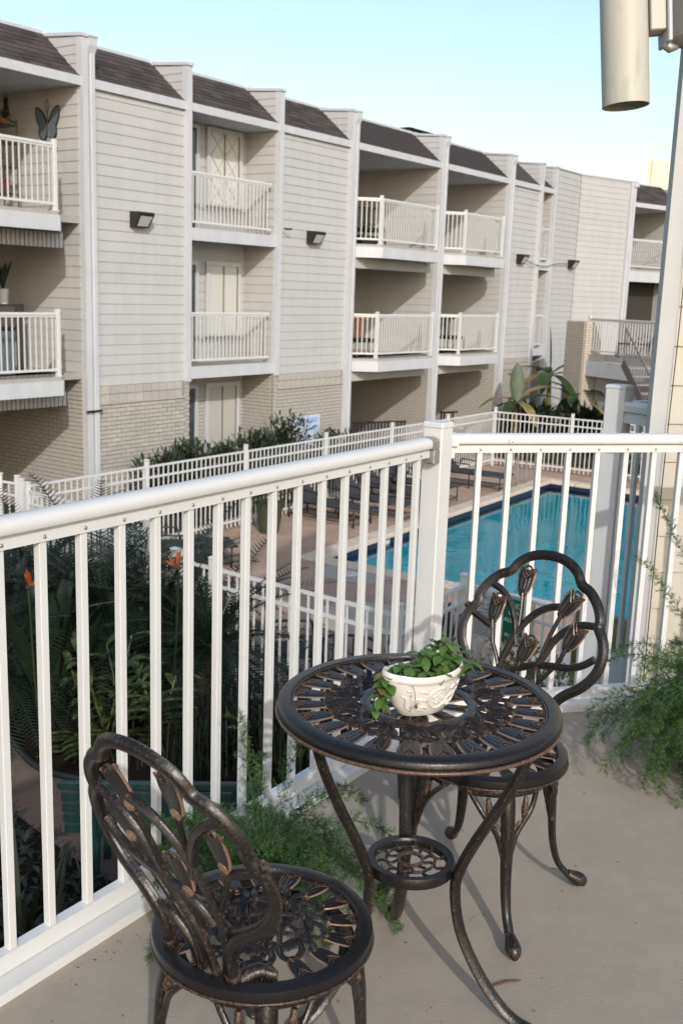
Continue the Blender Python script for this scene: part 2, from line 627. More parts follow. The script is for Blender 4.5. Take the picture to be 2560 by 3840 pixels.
# pool deck: four strips round the basin
dk = MB()
A0, A1, B0, B1 = -6.0, PL + 2.6, -3.05, PW + 3.0
o4 = [pp(A0, B0), pp(A0, B1), pp(A1, B1), pp(A1, B0)]
i4 = [pp(-0.34, -0.34), pp(-0.34, PW + .34), pp(PL + .34, PW + .34), pp(PL + .34, -0.34)]
dv = [(x, y, G) for x, y in o4] + [(x, y, G) for x, y in i4]
dk.add(dv, [(0, 1, 5, 4), (1, 2, 6, 5), (2, 3, 7, 6), (3, 0, 4, 7)])
structure(dk.build('pool_deck', M['deck']))
# coping stones round the pool, each a stone
cop = structure(MB().add([(*pp(-.34, -.34), G - .05), (*pp(-.34, PW + .34), G - .05), (*pp(PL + .34, PW + .34), G - .05), (*pp(PL + .34, -.34), G - .05),
                          (*pp(-.02, -.02), G - .05), (*pp(-.02, PW + .02), G - .05), (*pp(PL + .02, PW + .02), G - .05), (*pp(PL + .02, -.02), G - .05)],
                         [(0, 1, 5, 4), (1, 2, 6, 5), (2, 3, 7, 6), (3, 0, 4, 7)]).build('pool_surround', M['mortar']))
st_long = boxmesh('coping_stone', M['coping'], 0.60, 0.335, 0.09, 0.012)
st_corner = boxmesh('coping_stone', M['coping'], 0.335, 0.335, 0.09, 0.012)


def pput(name, me, a, b, z, rot=0.0, parent=None):
    x, y = pp(a, b)
    return put(name, me, parent, (x, y, z), PA + rot)


k = int(PL / 0.607)
for i in range(k + 1):
    a = 0.303 + i * 0.607
    if a + .3 > PL + .05:
        break
    pput('coping_stone', st_long, a, -0.17, G - 0.02, parent=cop)
    pput('coping_stone', st_long, a, PW + 0.17, G - 0.02, parent=cop)
for i in range(int(PW / 0.607)):
    b_ = 0.303 + i * 0.607
    pput('coping_stone', st_long, -0.17, b_, G - 0.02, pi / 2, parent=cop)
    pput('coping_stone', st_long, PL + 0.17, b_, G - 0.02, pi / 2, parent=cop)
for a, b_ in ((-.17, -.17), (-.17, PW + .17), (PL + .17, -.17), (PL + .17, PW + .17)):
    pput('coping_stone', st_corner, a, b_, G - 0.02, parent=cop)
# basin
pb = MB()
q = [pp(0, 0), pp(0, PW), pp(PL, PW), pp(PL, 0)]
zt, zb = G - 0.27, G - 1.5
vs = [(x, y, zt) for x, y in q] + [(x, y, zb) for x, y in q]
pb.add(vs, [(0, 4, 5, 1), (1, 5, 6, 2), (2, 6, 7, 3), (3, 7, 4, 0), (4, 7, 6, 5)])
pool = pb.build('pool', M['plaster'])
structure(pool)
tb = MB()
vs = [(x, y, G - 0.064) for x, y in q] + [(x, y, zt) for x, y in q]
tb.add(vs, [(0, 4, 5, 1), (1, 5, 6, 2), (2, 6, 7, 3), (3, 7, 4, 0)])
tb.build('tile_band', M['tile'], pool)
for a in (2.05, 3.35):                      # pale depth markers in the tile band
    x, y = pp(a, 0.004)
    put('depth_marker', boxmesh('depth_marker', M['white_sign'], 0.13, 0.006, 0.12), pool, (x, y, G - 0.135), PA)
wv = [(x, y, G - 0.15) for x, y in q]
wtr = structure(MB().add(wv, [(0, 1, 2, 3)]).build('water', M['water']))
fl = MB()
for i in range(900):                        # fallen leaves lying on the floor of the pool
    a, b_ = random.random() * PL, random.random() * PW
    if random.random() < 0.35 and a < 4:
        continue
    x, y = pp(a, b_)
    r = random.uniform(0.015, 0.05)
    t = random.random() * 6.28
    fl.add([(x + r * cos(t + u) * s_, y + r * sin(t + u) * s_, G - 1.49) for u, s_ in ((0, 1.5), (1.6, .5), (3.14, 1.3), (4.7, .6))], [(0, 1, 2, 3)])
stuff(fl.build('leaf_litter', M['cover']))
# ladder rails at the far right of the pool
lad = root('pool_handrail', (*pp(PL - 1.2, -0.3), G), 'curved chrome handrail standing at the far end of the pool', 'handrail', PA)
rail_pts = [(0, 0, 0), (0, 0, 0.7), (0.05, 0.05, 0.86), (0.2, .2, 0.9), (0.7, .55, 0.55), (0.8, .62, 0.35), (0.8, 0.62, -0.1)]
for dx in (0, 0.5):
    MB().tube([(p[0] + dx, p[1] + 0.05, p[2]) for p in cr(rail_pts, 5)], 0.02, 8).build('rail_tube', M['screw'], lad, True)
# skimmer lid and pad
pad = structure(MB().prism([(-0.62, -0.3), (0.62, -0.3), (0.45, 0.3), (-0.5, 0.3)], 0, 0.006).build('skimmer_pad', M['slab']))
pad.location = (*pp(-0.72, 0.95), G + 0.004)
pad.rotation_euler = (0, 0, PA + pi / 2)
lid = tag(MB().lathe([(0.0, 0.0), (0.15, 0.0), (0.15, 0.012), (0.14, 0.018), (0.0, 0.02)], 28, closed=False).build('skimmer_lid', M['white_trim'], smooth=True, angle=40),
          'round white skimmer lid set in the concrete beside the pool', 'lid')
lid.location = (*pp(-0.66, 0.9), G + 0.011)
# garden bed, path, slabs
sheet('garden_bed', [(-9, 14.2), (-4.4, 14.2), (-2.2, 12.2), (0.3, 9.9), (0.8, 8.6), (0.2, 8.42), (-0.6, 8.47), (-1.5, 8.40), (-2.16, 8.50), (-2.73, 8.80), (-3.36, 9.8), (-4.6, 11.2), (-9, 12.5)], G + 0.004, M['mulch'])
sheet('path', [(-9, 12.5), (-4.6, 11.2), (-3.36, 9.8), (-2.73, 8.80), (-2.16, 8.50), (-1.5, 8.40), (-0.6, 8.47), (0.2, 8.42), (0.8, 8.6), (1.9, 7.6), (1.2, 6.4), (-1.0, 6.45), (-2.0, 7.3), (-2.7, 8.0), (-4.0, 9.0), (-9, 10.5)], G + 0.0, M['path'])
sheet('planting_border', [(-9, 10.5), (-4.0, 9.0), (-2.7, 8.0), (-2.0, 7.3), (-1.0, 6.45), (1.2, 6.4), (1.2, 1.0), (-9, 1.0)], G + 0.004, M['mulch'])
edge = MB()
ep = cr([(-3.36, 9.8, G + .03), (-2.73, 8.80, G + .03), (-2.16, 8.50, G + .03), (-1.5, 8.40, G + .03), (-0.6, 8.47, G + .03), (0.2, 8.42, G + .03)], 5)
edge.tube(ep, 0.035, 6)
tag(edge.build('bed_edging', M['dark'], smooth=True), 'dark low edging strip curving between the brown path and the bed', 'edging')
walk = sheet('footpath', [(2.45, 12.4), (3.9, 12.4), (3.3, 9.6), (1.9, 8.2), (1.6, 9.6)], G + 0.010, M['slab'])

# ------------------------------------------------------------------ the long building
bld = root('apartment_building', (FO.x, FO.y, G), 'long three-storey cream sided apartment building with brick ground floor across the courtyard', 'apartment building', AZ)
Zg = -G                                      # local z = world z - G
ZS2, ZS3 = 0.0 + Zg, 2.70 + Zg               # floor levels of the second and third storey
ZEB, ZET, ZTOP = 4.84 + Zg, 4.98 + Zg, 5.68 + Zg
ZBR = -0.265 + Zg                            # where the brick ends and the siding starts
EXPO = 0.185


def plank_mesh(L, m=None, expo=EXPO):
    m = m or M['siding']
    kk = ('plank', round(L, 3), m.name, expo)
    if kk not in MESH_CACHE:
        b = MB()
        # wedge: thin at the top, thick at the butt; x along, -y outwards
        pr = [(0.0, 0.014), (0.0, expo - 0.001), (-0.004, expo - 0.001), (-0.016, 0.0), (-0.012, 0.001), (-0.009, .008)]
        vs = [(-L / 2, y, z) for y, z in pr] + [(L / 2, y, z) for y, z in pr]
        b.add(vs, [(5, 4, 3, 2, 1, 0), (6, 7, 8, 9, 10, 11)] + [(i, (i + 1) % 6, 6 + (i + 1) % 6, 6 + i) for i in range(6)])
        MESH_CACHE[kk] = b.mesh('siding_plank', m)
    return MESH_CACHE[kk]


def siding_wall(parent, p0, p1, z0, z1, label=None, name='siding_wall', thing_key='bld', m=None, backing=True, expo=EXPO, thick=0.12):
    """wall from p0 to p1 (local xy); outward side is to the right of p0->p1; planks are sub-parts"""
    p0, p1 = Vector((*p0, 0)), Vector((*p1, 0))
    d = p1 - p0
    L = d.length
    rz = atan2(d.y, d.x)
    w = MB()
    w.span(-L / 2, L / 2, 0.0, thick, z0, z1)
    mid = (p0 + p1) / 2
    wall = w.build(name, M['mortar'] if m is None else m, parent, loc=(mid.x, mid.y, 0), rz=rz)
    n = int(math.ceil((z1 - z0) / expo - 1e-6))
    me = plank_mesh(L, m, expo)
    if budget((thing_key, 'plank'), n):
        for i in range(n):
            z = z0 + i * expo
            o = put('siding_plank', me, wall, (0, -0.001, z))
            if z + expo > z1 + .001:
                o.scale = (1, 1, (z1 - z) / expo)
    else:
        b = MB()
        for i in range(n):
            z = z0 + i * expo
            h = min(expo, z1 - z)
            pr = [(0.0, 0.014), (0.0, h - 0.001), (-0.004, h - 0.001), (-0.016, 0.0), (-0.012, 0.001), (-0.009, .008)]
            vs = [(-L / 2, y - .001, z + a) for y, a in pr] + [(L / 2, y - .001, z + a) for y, a in pr]
            b.add(vs, [(5, 4, 3, 2, 1, 0), (6, 7, 8, 9, 10, 11)] + [(i, (i + 1) % 6, 6 + (i + 1) % 6, 6 + i) for i in range(6)])
        stuff(b.build('siding_plank', m or M['siding'], wall))
    return wall


def brick_wall(parent, p0, p1, z0, z1, single=False, band=True, m=None, name='brick_wall', key='bld'):
    p0, p1 = Vector((*p0, 0)), Vector((*p1, 0))
    d = p1 - p0
    L = d.length
    rz = atan2(d.y, d.x)
    mid = (p0 + p1) / 2
    wall = MB().span(-L / 2, L / 2, 0.0, 0.14, z0, z1).build(name, M['mortar'], parent, loc=(mid.x, mid.y, 0), rz=rz)
    m = m or M['brick']
    items = []
    bl, bh, j = 0.228, 0.067, 0.012
    ztop = z1
    if band:                                 # header course band on top, standing proud, with a ledge under it
        nb = int(L / 0.105)
        w_ = L / nb
        for r in range(2):
            for i in range(nb // 2):
                items.append((-L / 2 + w_ * (2 * i + 1) + (0.0), -0.018, z1 - 0.075 - r * 0.15, 2 * w_ - j, 0.05, 0.14))
        ztop = z1 - 0.30
        MB().span(-L / 2, L / 2, -0.055, 0.0, ztop - 0.035, ztop + 0.004).build('brick_ledge', m, wall)
        ztop -= 0.04
    rows = int((ztop - z0) / (bh + j))
    for r in range(rows):
        z = ztop - (r + 0.5) * (bh + j)
        x = -L / 2 - (bl / 2 if r % 2 else 0)
        while x < L / 2 - 0.01:
            a, b_ = max(x, -L / 2), min(x + bl, L / 2)
            if b_ - a > 0.03:
                items.append(((a + b_) / 2, -0.008 - random.random() * 0.004, z, b_ - a, 0.03, bh))
            x += bl + j
    rest = MB()
    for i, (x, y, z, sx, sy, sz) in enumerate(items):
        if single and LIMIT.get((key, 'brick'), 0) < 300:
            LIMIT[(key, 'brick')] = LIMIT.get((key, 'brick'), 0) + 1
            put('brick', boxmesh('brick', m, sx, sy, sz), wall, (x, y, z))
        else:
            rest.box((x, y, z), (sx, sy, sz))
    if rest.v:
        stuff(rest.build('brickwork', m, wall))
    return wall


def railing(parent, p0, p1, zf, h=1.07, key='bld', end_posts=(True, True), sp=0.115, name='balcony_railing', gap=0.10):
    """white balcony railing run p0->p1 on floor level zf with balusters as sub-parts"""
    p0, p1 = Vector((*p0, 0)), Vector((*p1, 0))
    d = p1 - p0
    L = d.length
    u = d.normalized()
    rz = atan2(d.y, d.x)
    r = MB()
    r.bbox((0, 0, zf + h - 0.025), (L, 0.055, 0.05), 0, 0.008)
    r.box((0, 0, zf + h - 0.062), (L, 0.028, 0.03))
    r.box((0, 0, zf + gap + 0.02), (L, 0.035, 0.04))
    mid = (p0 + p1) / 2
    run = r.build(name, M['white_alu'], parent, loc=(mid.x, mid.y, 0), rz=rz)
    n = max(1, int(round(L / sp)))
    step = L / n
    hb = h - 0.075 - gap - 0.04
    me = boxmesh('baluster', M['white_alu'], 0.02, 0.02, hb)
    single = budget((key, 'baluster'), n - 1)
    b = MB()
    for i in range(1, n):
        x = -L / 2 + i * step
        if single:
            put('baluster', me, run, (x, 0, zf + gap + 0.04 + hb / 2))
        else:
            b.box((x, 0, zf + gap + 0.04 + hb / 2), (0.02, 0.02, hb))
    if b.v:
        stuff(b.build('baluster', M['white_alu'], run))
    for s, e in zip((-1, 1), end_posts):
        if e:
            MB().bbox((0, 0, 0), (0.075, 0.075, h + 0.06), 0, 0.006).bbox((0, 0, -(h + 0.06) / 2 + 0.01), (0.11, 0.11, 0.02)).build(
                'railing_post', M['white_alu'], run, loc=(s * L / 2, 0, zf + (h + 0.06) / 2 + 0.001))
    return run


def balcony(parent, t0, t1, zf, s=0.5, key='bld'):
    """projecting balcony with chamfered corners between two fins; local -y is outwards"""
    a, b_ = t0 + s, t1 - s
    poly = [(t0, 0.0), (a, -s - 0.05), (b_, -s - 0.05), (t1, 0.0), (t1, 0.6), (t0, 0.6)]
    sl = MB().prism(poly, zf - 0.10, zf).build('balcony_slab', M['slab'], parent)
    # fascia board: three runs, proud of the slab
    f = MB()
    pts = [(t0 + 0.02, -0.02), (a, -s - 0.07), (b_, -s - 0.07), (t1 - 0.02, -0.02)]
    for i in range(3):
        f.beam((*pts[i], zf - 0.185), (*pts[i + 1], zf - 0.185), 0.03, 0.25)
    f.build('slab_fascia', M['white_trim'], sl)
    # ribbed skirt under the slab, set back
    sk = MB()
    x = t0 + 0.06
    while x < t1 - 0.02:
        sk.box((x + 0.033, -0.035, zf - 0.435), (0.064, 0.04, 0.25))
        sk.box((x + 0.078, -0.008, zf - 0.435), (0.026, 0.03, 0.25))
        x += 0.09
    stuff(sk.build('ribbed_skirt', M['siding'], sl))
    q0, q1, q2, q3 = (t0 + 0.10, -0.06), (a + .01, -s + 0.02), (b_ - .01, -s + 0.02), (t1 - 0.10, -0.06)
    railing(parent, q0, q1, zf, key=key, end_posts=(False, False))
    railing(parent, q1, q2, zf, key=key)
    railing(parent, q2, q3, zf, key=key, end_posts=(False, False))
    return sl


FINS = [0.11, 2.66, 5.46, 8.10, 12.25, 16.2, 18.4, 19.4]
SPOUT = {0, 3, 4, 5}
SHORT = {1, 2}
for i, t in enumerate(FINS):
    w = 0.13
    zb = ZBR - 0.02 if i in SHORT else 0.0
    fw = MB()
    fw.span(t - w / 2, t + w / 2, -0.10, 0.05, zb, ZTOP - 0.02)       # front trim board
    fin = fw.build('fin_trim', M['white_trim'], bld)
    # parapet side: framed panel behind the trim, planks on its left face
    xa, xb = t - w / 2 + .012, t + w / 2 - .012
    MB().add([(x, y, z) for x in (xa, xb) for y, z in ((.05, ZEB), (.95, ZEB), (.95, ZTOP + .03), (.05, ZTOP - .06))],
             [(0, 3, 2, 1), (4, 5, 6, 7), (0, 1, 5, 4), (1, 2, 6, 5), (2, 3, 7, 6), (3, 0, 4, 7)]).build('fin_wall', M['siding'], fin)
    xa, xb = t - w / 2 - .02, t + w / 2 + .02
    MB().add([(x, y, z) for x in (xa, xb) for y, z in ((-.125, ZTOP - .055), (.98, ZTOP + .035), (.98, ZTOP + .09), (-.125, ZTOP))],
             [(0, 3, 2, 1), (4, 5, 6, 7), (0, 1, 5, 4), (1, 2, 6, 5), (2, 3, 7, 6), (3, 0, 4, 7)]).build('fin_cap', M['white_trim'], fin)
    n = 5
    for kx in range(n):
        z0 = ZET - 0.06 + kx * 0.145
        pl = MB()
        pr = [(0.0, 0.0), (0.0, 0.143), (-0.003, 0.143), (-0.014, 0.0)]
        X = t - w / 2 + 0.012
        vs = [(X + a, 0.052, z0 + b_) for a, b_ in pr] + [(X + a, 0.93, z0 + b_) for a, b_ in pr]
        pl.add(vs, [(0, 1, 2, 3), (7, 6, 5, 4), (4, 5, 1, 0), (5, 6, 2, 1), (6, 7, 3, 2), (7, 4, 0, 3)])
        pl.build('siding_plank', M['siding'], fin)
        LIMIT[('bld', 'plank')] = LIMIT.get(('bld', 'plank'), 0) + 1
    if i in SPOUT:
        sp = MB()
        x = t + w / 2 + 0.085
        sp.bbox((x, -0.075, (ZTOP - 0.3) / 2), (0.11, 0.10, ZTOP - 0.3), 0, 0.012)
        for zz in (1.1, 2.45, 3.7, 5.2, 6.6):
            sp.bbox((x, -0.06, zz), (0.125, 0.115, 0.03), 0, 0.004)
        ds = sp.build('downspout', M['white_trim'], bld)
        hd = MB()
        z = ZTOP - 0.3
        lo = [(x - .055, -.11), (x + .055, -.11), (x + .055, -.01), (x - .055, -.01)]
        hi = [(x - .085, -.15), (x + .085, -.15), (x + .085, .02), (x - .085, .02)]
        hd.add([(a, b_, z - .02) for a, b_ in lo] + [(a, b_, z + .12) for a, b_ in hi] + [(a, b_, z + .26) for a, b_ in hi],
               [(3, 2, 1, 0), (8, 9, 10, 11)] + [(q0, (q0 + 1) % 4, 4 + (q0 + 1) % 4, 4 + q0) for q0 in range(4)] + [(4 + q0, 4 + (q0 + 1) % 4, 8 + (q0 + 1) % 4, 8 + q0) for q0 in range(4)])
        hd.box((x, -0.065, z + 0.27), (0.20, 0.2, 0.03))
        hd.build('leader_head', M['white_trim'], ds)
MB().box((FINS[0] + .06, -0.14, ZBR - 0.43), (0.36, 0.03, 0.035)).build('strap', M['black'], bld)

# mansard roof: one slope per bay with its shingles
RUN, RISE = 0.90, 0.78
SL = sqrt(RUN ** 2 + RISE ** 2)
SA = atan2(RISE, RUN)
bays = [(-4.2, 0.045), (0.175, 2.595), (2.725, 5.395), (5.525, 8.035), (8.165, 12.185), (12.315, 16.135), (16.265, 18.335), (18.465, 19.335)]
shingle_me = {}


def shingle(w):
    k_ = round(w, 2)
    if k_ not in shingle_me:
        b = MB()
        w2 = w / 2 - 0.003
        b.add([(-w2, 0, 0), (w2, 0, 0), (w2, 0.15, 0), (-w2, 0.15, 0), (-w2, 0, .012), (w2, 0, .012), (w2, .15, .002), (-w2, .15, .002)],
              [(3, 2, 1, 0), (4, 5, 6, 7), (0, 1, 5, 4), (1, 2, 6, 5), (2, 3, 7, 6), (3, 0, 4, 7)])
        shingle_me[k_] = b.mesh('shingle', M['shingle'])
    return shingle_me[k_]


for bi, (a, b_) in enumerate(bays):
    L = b_ - a
    rb = MB()
    rb.add([(a, -0.045, ZET), (b_, -0.045, ZET), (b_, RUN, ZET + RISE), (a, RUN, ZET + RISE), (a, RUN, ZET), (b_, RUN, ZET)],
           [(0, 1, 2, 3), (0, 3, 4), (1, 5, 2), (0, 4, 5, 1), (3, 2, 5, 4)])
    slope = rb.build('roof_slope', M['shingle'], bld)
    MB().span(a, b_, RUN - 0.01, RUN + 0.10, ZET + RISE - .01, ZET + RISE + .045).build('ridge_flashing', M['white_trim'], slope)
    MB().span(a, b_, -0.07, -0.03, ZEB, ZET + 0.01).build('eave_fascia', M['white_trim'], bld)
    rows = 8
    sw = 0.30
    rot = Matrix.Rotation(atan2(RISE, RUN + .045), 4, 'X')
    single = bi in (1, 2, 3) or (bi == 0)
    j = MB()
    for r in range(rows):
        x = a + sw / 2 - (0.15 if r % 2 else 0) + random.uniform(-.03, .03)
        while x < b_ + sw / 2 - .02:
            x0, x1 = max(a, x - sw / 2), min(b_, x + sw / 2)
            if x1 - x0 > 0.04:
                d = r * (SL - 0.02) / rows
                mt = Matrix.Translation(((x0 + x1) / 2, -0.045, ZET)) @ rot @ Matrix.Translation((0, d, 0.002 + random.uniform(0, .003)))
                if single and (bi != 0 or x0 > -2.2) and LIMIT.get('shingle', 0) < 300:
                    LIMIT['shingle'] = LIMIT.get('shingle', 0) + 1
                    put('shingle', shingle(x1 - x0), slope, mtx=mt)
                else:
                    w2 = (x1 - x0) / 2 - .003
                    j.add([mt @ Vector(p) for p in [(-w2, 0, 0), (w2, 0, 0), (w2, 0.15, 0), (-w2, 0.15, 0), (-w2, 0, .012), (w2, 0, .012), (w2, .15, .002), (-w2, .15, .002)]],
                          [(3, 2, 1, 0), (4, 5, 6, 7), (0, 1, 5, 4), (1, 2, 6, 5), (2, 3, 7, 6), (3, 0, 4, 7)])
            x += sw
    if j.v:
        stuff(j.build('shingle', M['shingle'], slope))

# flat bays B, D, G: siding above brick
for a, b_, one in ((0.175, 2.595, True), (5.525, 8.035, False), (16.265, 18.335, False)):
    siding_wall(bld, (a, 0.0), (b_, 0.0), ZBR, ZEB)
    brick_wall(bld, (a - 0.0, -0.03), (b_, -0.03), 0.0, ZBR - 0.003, single=one)
for i, t in ((1, 2.66), (2, 5.46)):          # brick corners under the two short fins
    brick_wall(bld, (t - 0.065, -0.028), (t + 0.065, -0.028), 0.0, ZBR - 0.003, band=False)


def recess(a, b_, depth, ztop=ZEB, key='bld'):
    """open bay: side walls, back wall, soffits"""
    for z0, z1, kind in ((ZS3, ztop, 's'), (ZS2, ZS3 - 0.12, 's'), (0.0, ZS2 - 0.12, 'b')):
        f = siding_wall if kind == 's' else brick_wall
        kw = {} if kind == 's' else dict(band=False)
        f(bld, (a, depth), (b_, depth), z0, z1, **kw)
        f(bld, (b_, depth), (b_, 0.02), z0, z1, **kw)             # right wall, faces left
        MB().span(a - 0.12, a, 0.02, depth, z0, z1).build('side_wall', M['siding'] if kind == 's' else M['brick'], bld)
    for z in (ZS3, ZS2):
        MB().span(a, b_, 0.02, depth, z - 0.12, z).build('floor_slab', M['slab'], bld)
    MB().span(a, b_, -0.03, depth, ztop, ztop + 0.06).build('soffit', M['white_trim'], bld)


recess(2.725, 5.395, 0.85)
recess(-4.2, 0.045, 3.0)
recess(8.165, 12.185, 3.0)
recess(12.315, 16.135, 3.0)
recess(18.465, 19.335, 1.6)
for a, b_ in ((-4.4, -0.40), (8.27, 11.90), (12.22 + .15, 15.60)):
    balcony(bld, a, b_, ZS3)
    balcony(bld, a, b_, ZS2)
for z in (ZS3, ZS2):
    MB().span(2.73, 5.39, -0.05, 0.04, z - 0.24, z - 0.002).build('slab_fascia', M['white_trim'], bld)
    railing(bld, (2.80, 0.05), (5.30, 0.05), z, end_posts=(False, False))
    MB().span(18.47, 19.33, -0.05, 0.04, z - 0.24, z - 0.002).build('slab_fascia', M['white_trim'], bld)
    railing(bld, (18.5, 0.05), (19.3, 0.05), z, end_posts=(False, False))


def window(t0, t1, z0, z1, y, kind):
    """framed sliding window set proud of the back wall of the middle recess"""
    fr = MB()
    e = 0.09
    for x0, x1, q0, q1 in ((t0 - e, t0, z0 - e, z1 + e), (t1, t1 + e, z0 - e, z1 + e), (t0, t1, z1, z1 + e), (t0, t1, z0 - e, z0)):
        fr.span(x0, x1, y - 0.06, y - 0.02, q0, q1)
    w = fr.build('window', M['white_trim'], bld)
    MB().span(t0, t1, y - 0.022, y - 0.019, z0, z1).build('blind', M['blind'] if kind != 'curtain' else M['curtain'], w)
    mid = (t0 + t1) / 2
    MB().span(mid - 0.013, mid + 0.013, y - 0.05, y - 0.024, z0, z1).span(t0, t0 + 0.014, y - 0.05, y - 0.024, z0, z1).span(t1 - .018, t1, y - 0.05, y - 0.024, z0, z1).build('sash', M['stair'], w)
    if kind == 'slats':
        b = MB()
        z = z0 + 0.02
        while z < z1 - 0.02:
            b.box((mid, y - 0.026, z), (t1 - t0 - 0.08, 0.012, 0.032))
            z += 0.05
        stuff(b.build('blind_slat', M['blind'], w))
    if kind == 'diamond':
        b = MB()
        for x0, x1 in ((t0 + .03, mid - .02), (mid + .02, t1 - .03)):
            hgt = (z1 - z0) / 3
            for kx in range(3):
                za, zb_ = z0 + kx * hgt, z0 + (kx + 1) * hgt
                b.beam((x0, y - 0.033, za), (x1, y - 0.033, zb_), 0.012, 0.03, up=(0, 1, 0))
                b.beam((x1, y - 0.033, za), (x0, y - 0.033, zb_), 0.012, 0.03, up=(0, 1, 0))
        b.build('diamond_lattice', M['white_trim'], w)


window(4.20, 5.12, ZS3 + 0.62, ZS3 + 2.02, 0.83, 'diamond')
window(4.20, 5.12, ZS2 + 0.62, ZS2 + 2.02, 0.83, 'slats')
window(4.20, 5.12, 0.5, 2.2, 0.83, 'curtain')
for z0, z1 in ((ZS3 + .02, ZS3 + 2.02), (ZS2 + .02, ZS2 + 2.02), (0.1, 2.2)):
    dr = MB().span(2.85, 2.93, .77, .82, z0, z1 + .08).span(3.78, 3.86, .77, .82, z0, z1 + .08).span(2.93, 3.78, .77, .82, z1, z1 + .08).build('patio_door', M['white_trim'], bld)
    MB().span(2.93, 3.78, .80, .815, z0, z1).build('pane', M['glass'], dr)
# wall lamps, wire
for t, s_ in ((1.36, 1), (6.68, 1), (17.2, 1), (21.05, 1)):
    lb = MB()
    lb.add([(-.19, 0, -.13), (.19, 0, -.13), (.19, 0, .15), (-.19, 0, .15), (-.17, -.12, -.13), (.17, -.12, -.13), (.19, -.26, .10), (-.19, -.26, .10), (.19, -.24, .14), (-.19, -.24, .14)],
           [(0, 1, 5, 4), (4, 5, 6, 7), (7, 6, 8, 9), (9, 8, 2, 3), (0, 4, 7, 9, 3), (1, 2, 8, 6, 5), (0, 3, 2, 1)])
    wl = lb.build('wall_lamp', M['black'], bld, loc=(t, -0.025, 2.73 + Zg))
    MB().add([(-.13, -.125, -.105), (.13, -.125, -.105), (.15, -.238, .07), (-.15, -.238, .07)], [(0, 1, 2, 3)]).xf(Matrix.Translation((0, -.008, -.004))).build('lamp_lens', M['lens'], wl)
MB().tube(cr([(17.4, -.1, 2.74 + Zg), (18.0, -.12, 2.62 + Zg), (18.9, -.12, 2.58 + Zg), (19.8, -.12, 2.70 + Zg), (21.0, -.1, 2.74 + Zg)], 6), 0.012, 5).build('lamp_cable', M['black'], bld)
MB().tube([(5.56, -.12, 2.86 + Zg), (5.62, -.2, 2.85 + Zg), (5.68, -.24, 2.86 + Zg)], 0.02, 6).build('hose_tap', M['black'], bld)
# wall running on to the inner corner, with its parapet
siding_wall(bld, (19.465, 0.0), (21.45, 0.0), 0.6, ZTOP - .04)
brick_wall(bld, (19.465, -.01), (21.45, -.01), 0, 0.6, band=False)
MB().span(19.465, 21.45, -0.04, 0.2, ZTOP - .04, ZTOP + .01).build('parapet_cap', M['white_trim'], bld)
MB().span(-4.2, 21.4, 3.13, 3.2, 0, ZET).build('rear_wall', M['siding'], bld)
MB().span(-4.2, 21.4, RUN + .1, 3.2, ZET + 0.1, ZET + 0.3).build('flat_roof', M['slab'], bld)
MB().span(-4.3, -4.2, 0, 3.2, 0, ZET).build('end_wall', M['siding'], bld)
# pale banner on the brick between the bushes
sg = root('banner_sign', (0, 0, 0), 'white banner with pale blue faded print on the brick wall above the shrubs', 'banner')
sp_ = FO + E1 * 6.6 + N1 * 0.075
sg.location = (sp_.x, sp_.y, -1.62)
sg.rotation_euler = (0, 0, AZ)
MB().box((0, 0, 0), (1.0, 0.02, 0.72)).build('panel', M['pale_sign'], sg)
bp_ = MB()
for x, z, w_, h_ in ((-.30, .22, .22, .10), (.05, .24, .36, .13), (.33, .24, .18, .13), (.12, .05, .26, .10), (.34, .06, .2, .14), (.02, -.12, .14, .10), (-.22, -.26, .34, .12), (-.32, .05, .08, .06)):
    bp_.box((x, -0.013, z), (w_, 0.004, h_))
bp_.build('faded_print', M['blue_print'], sg)

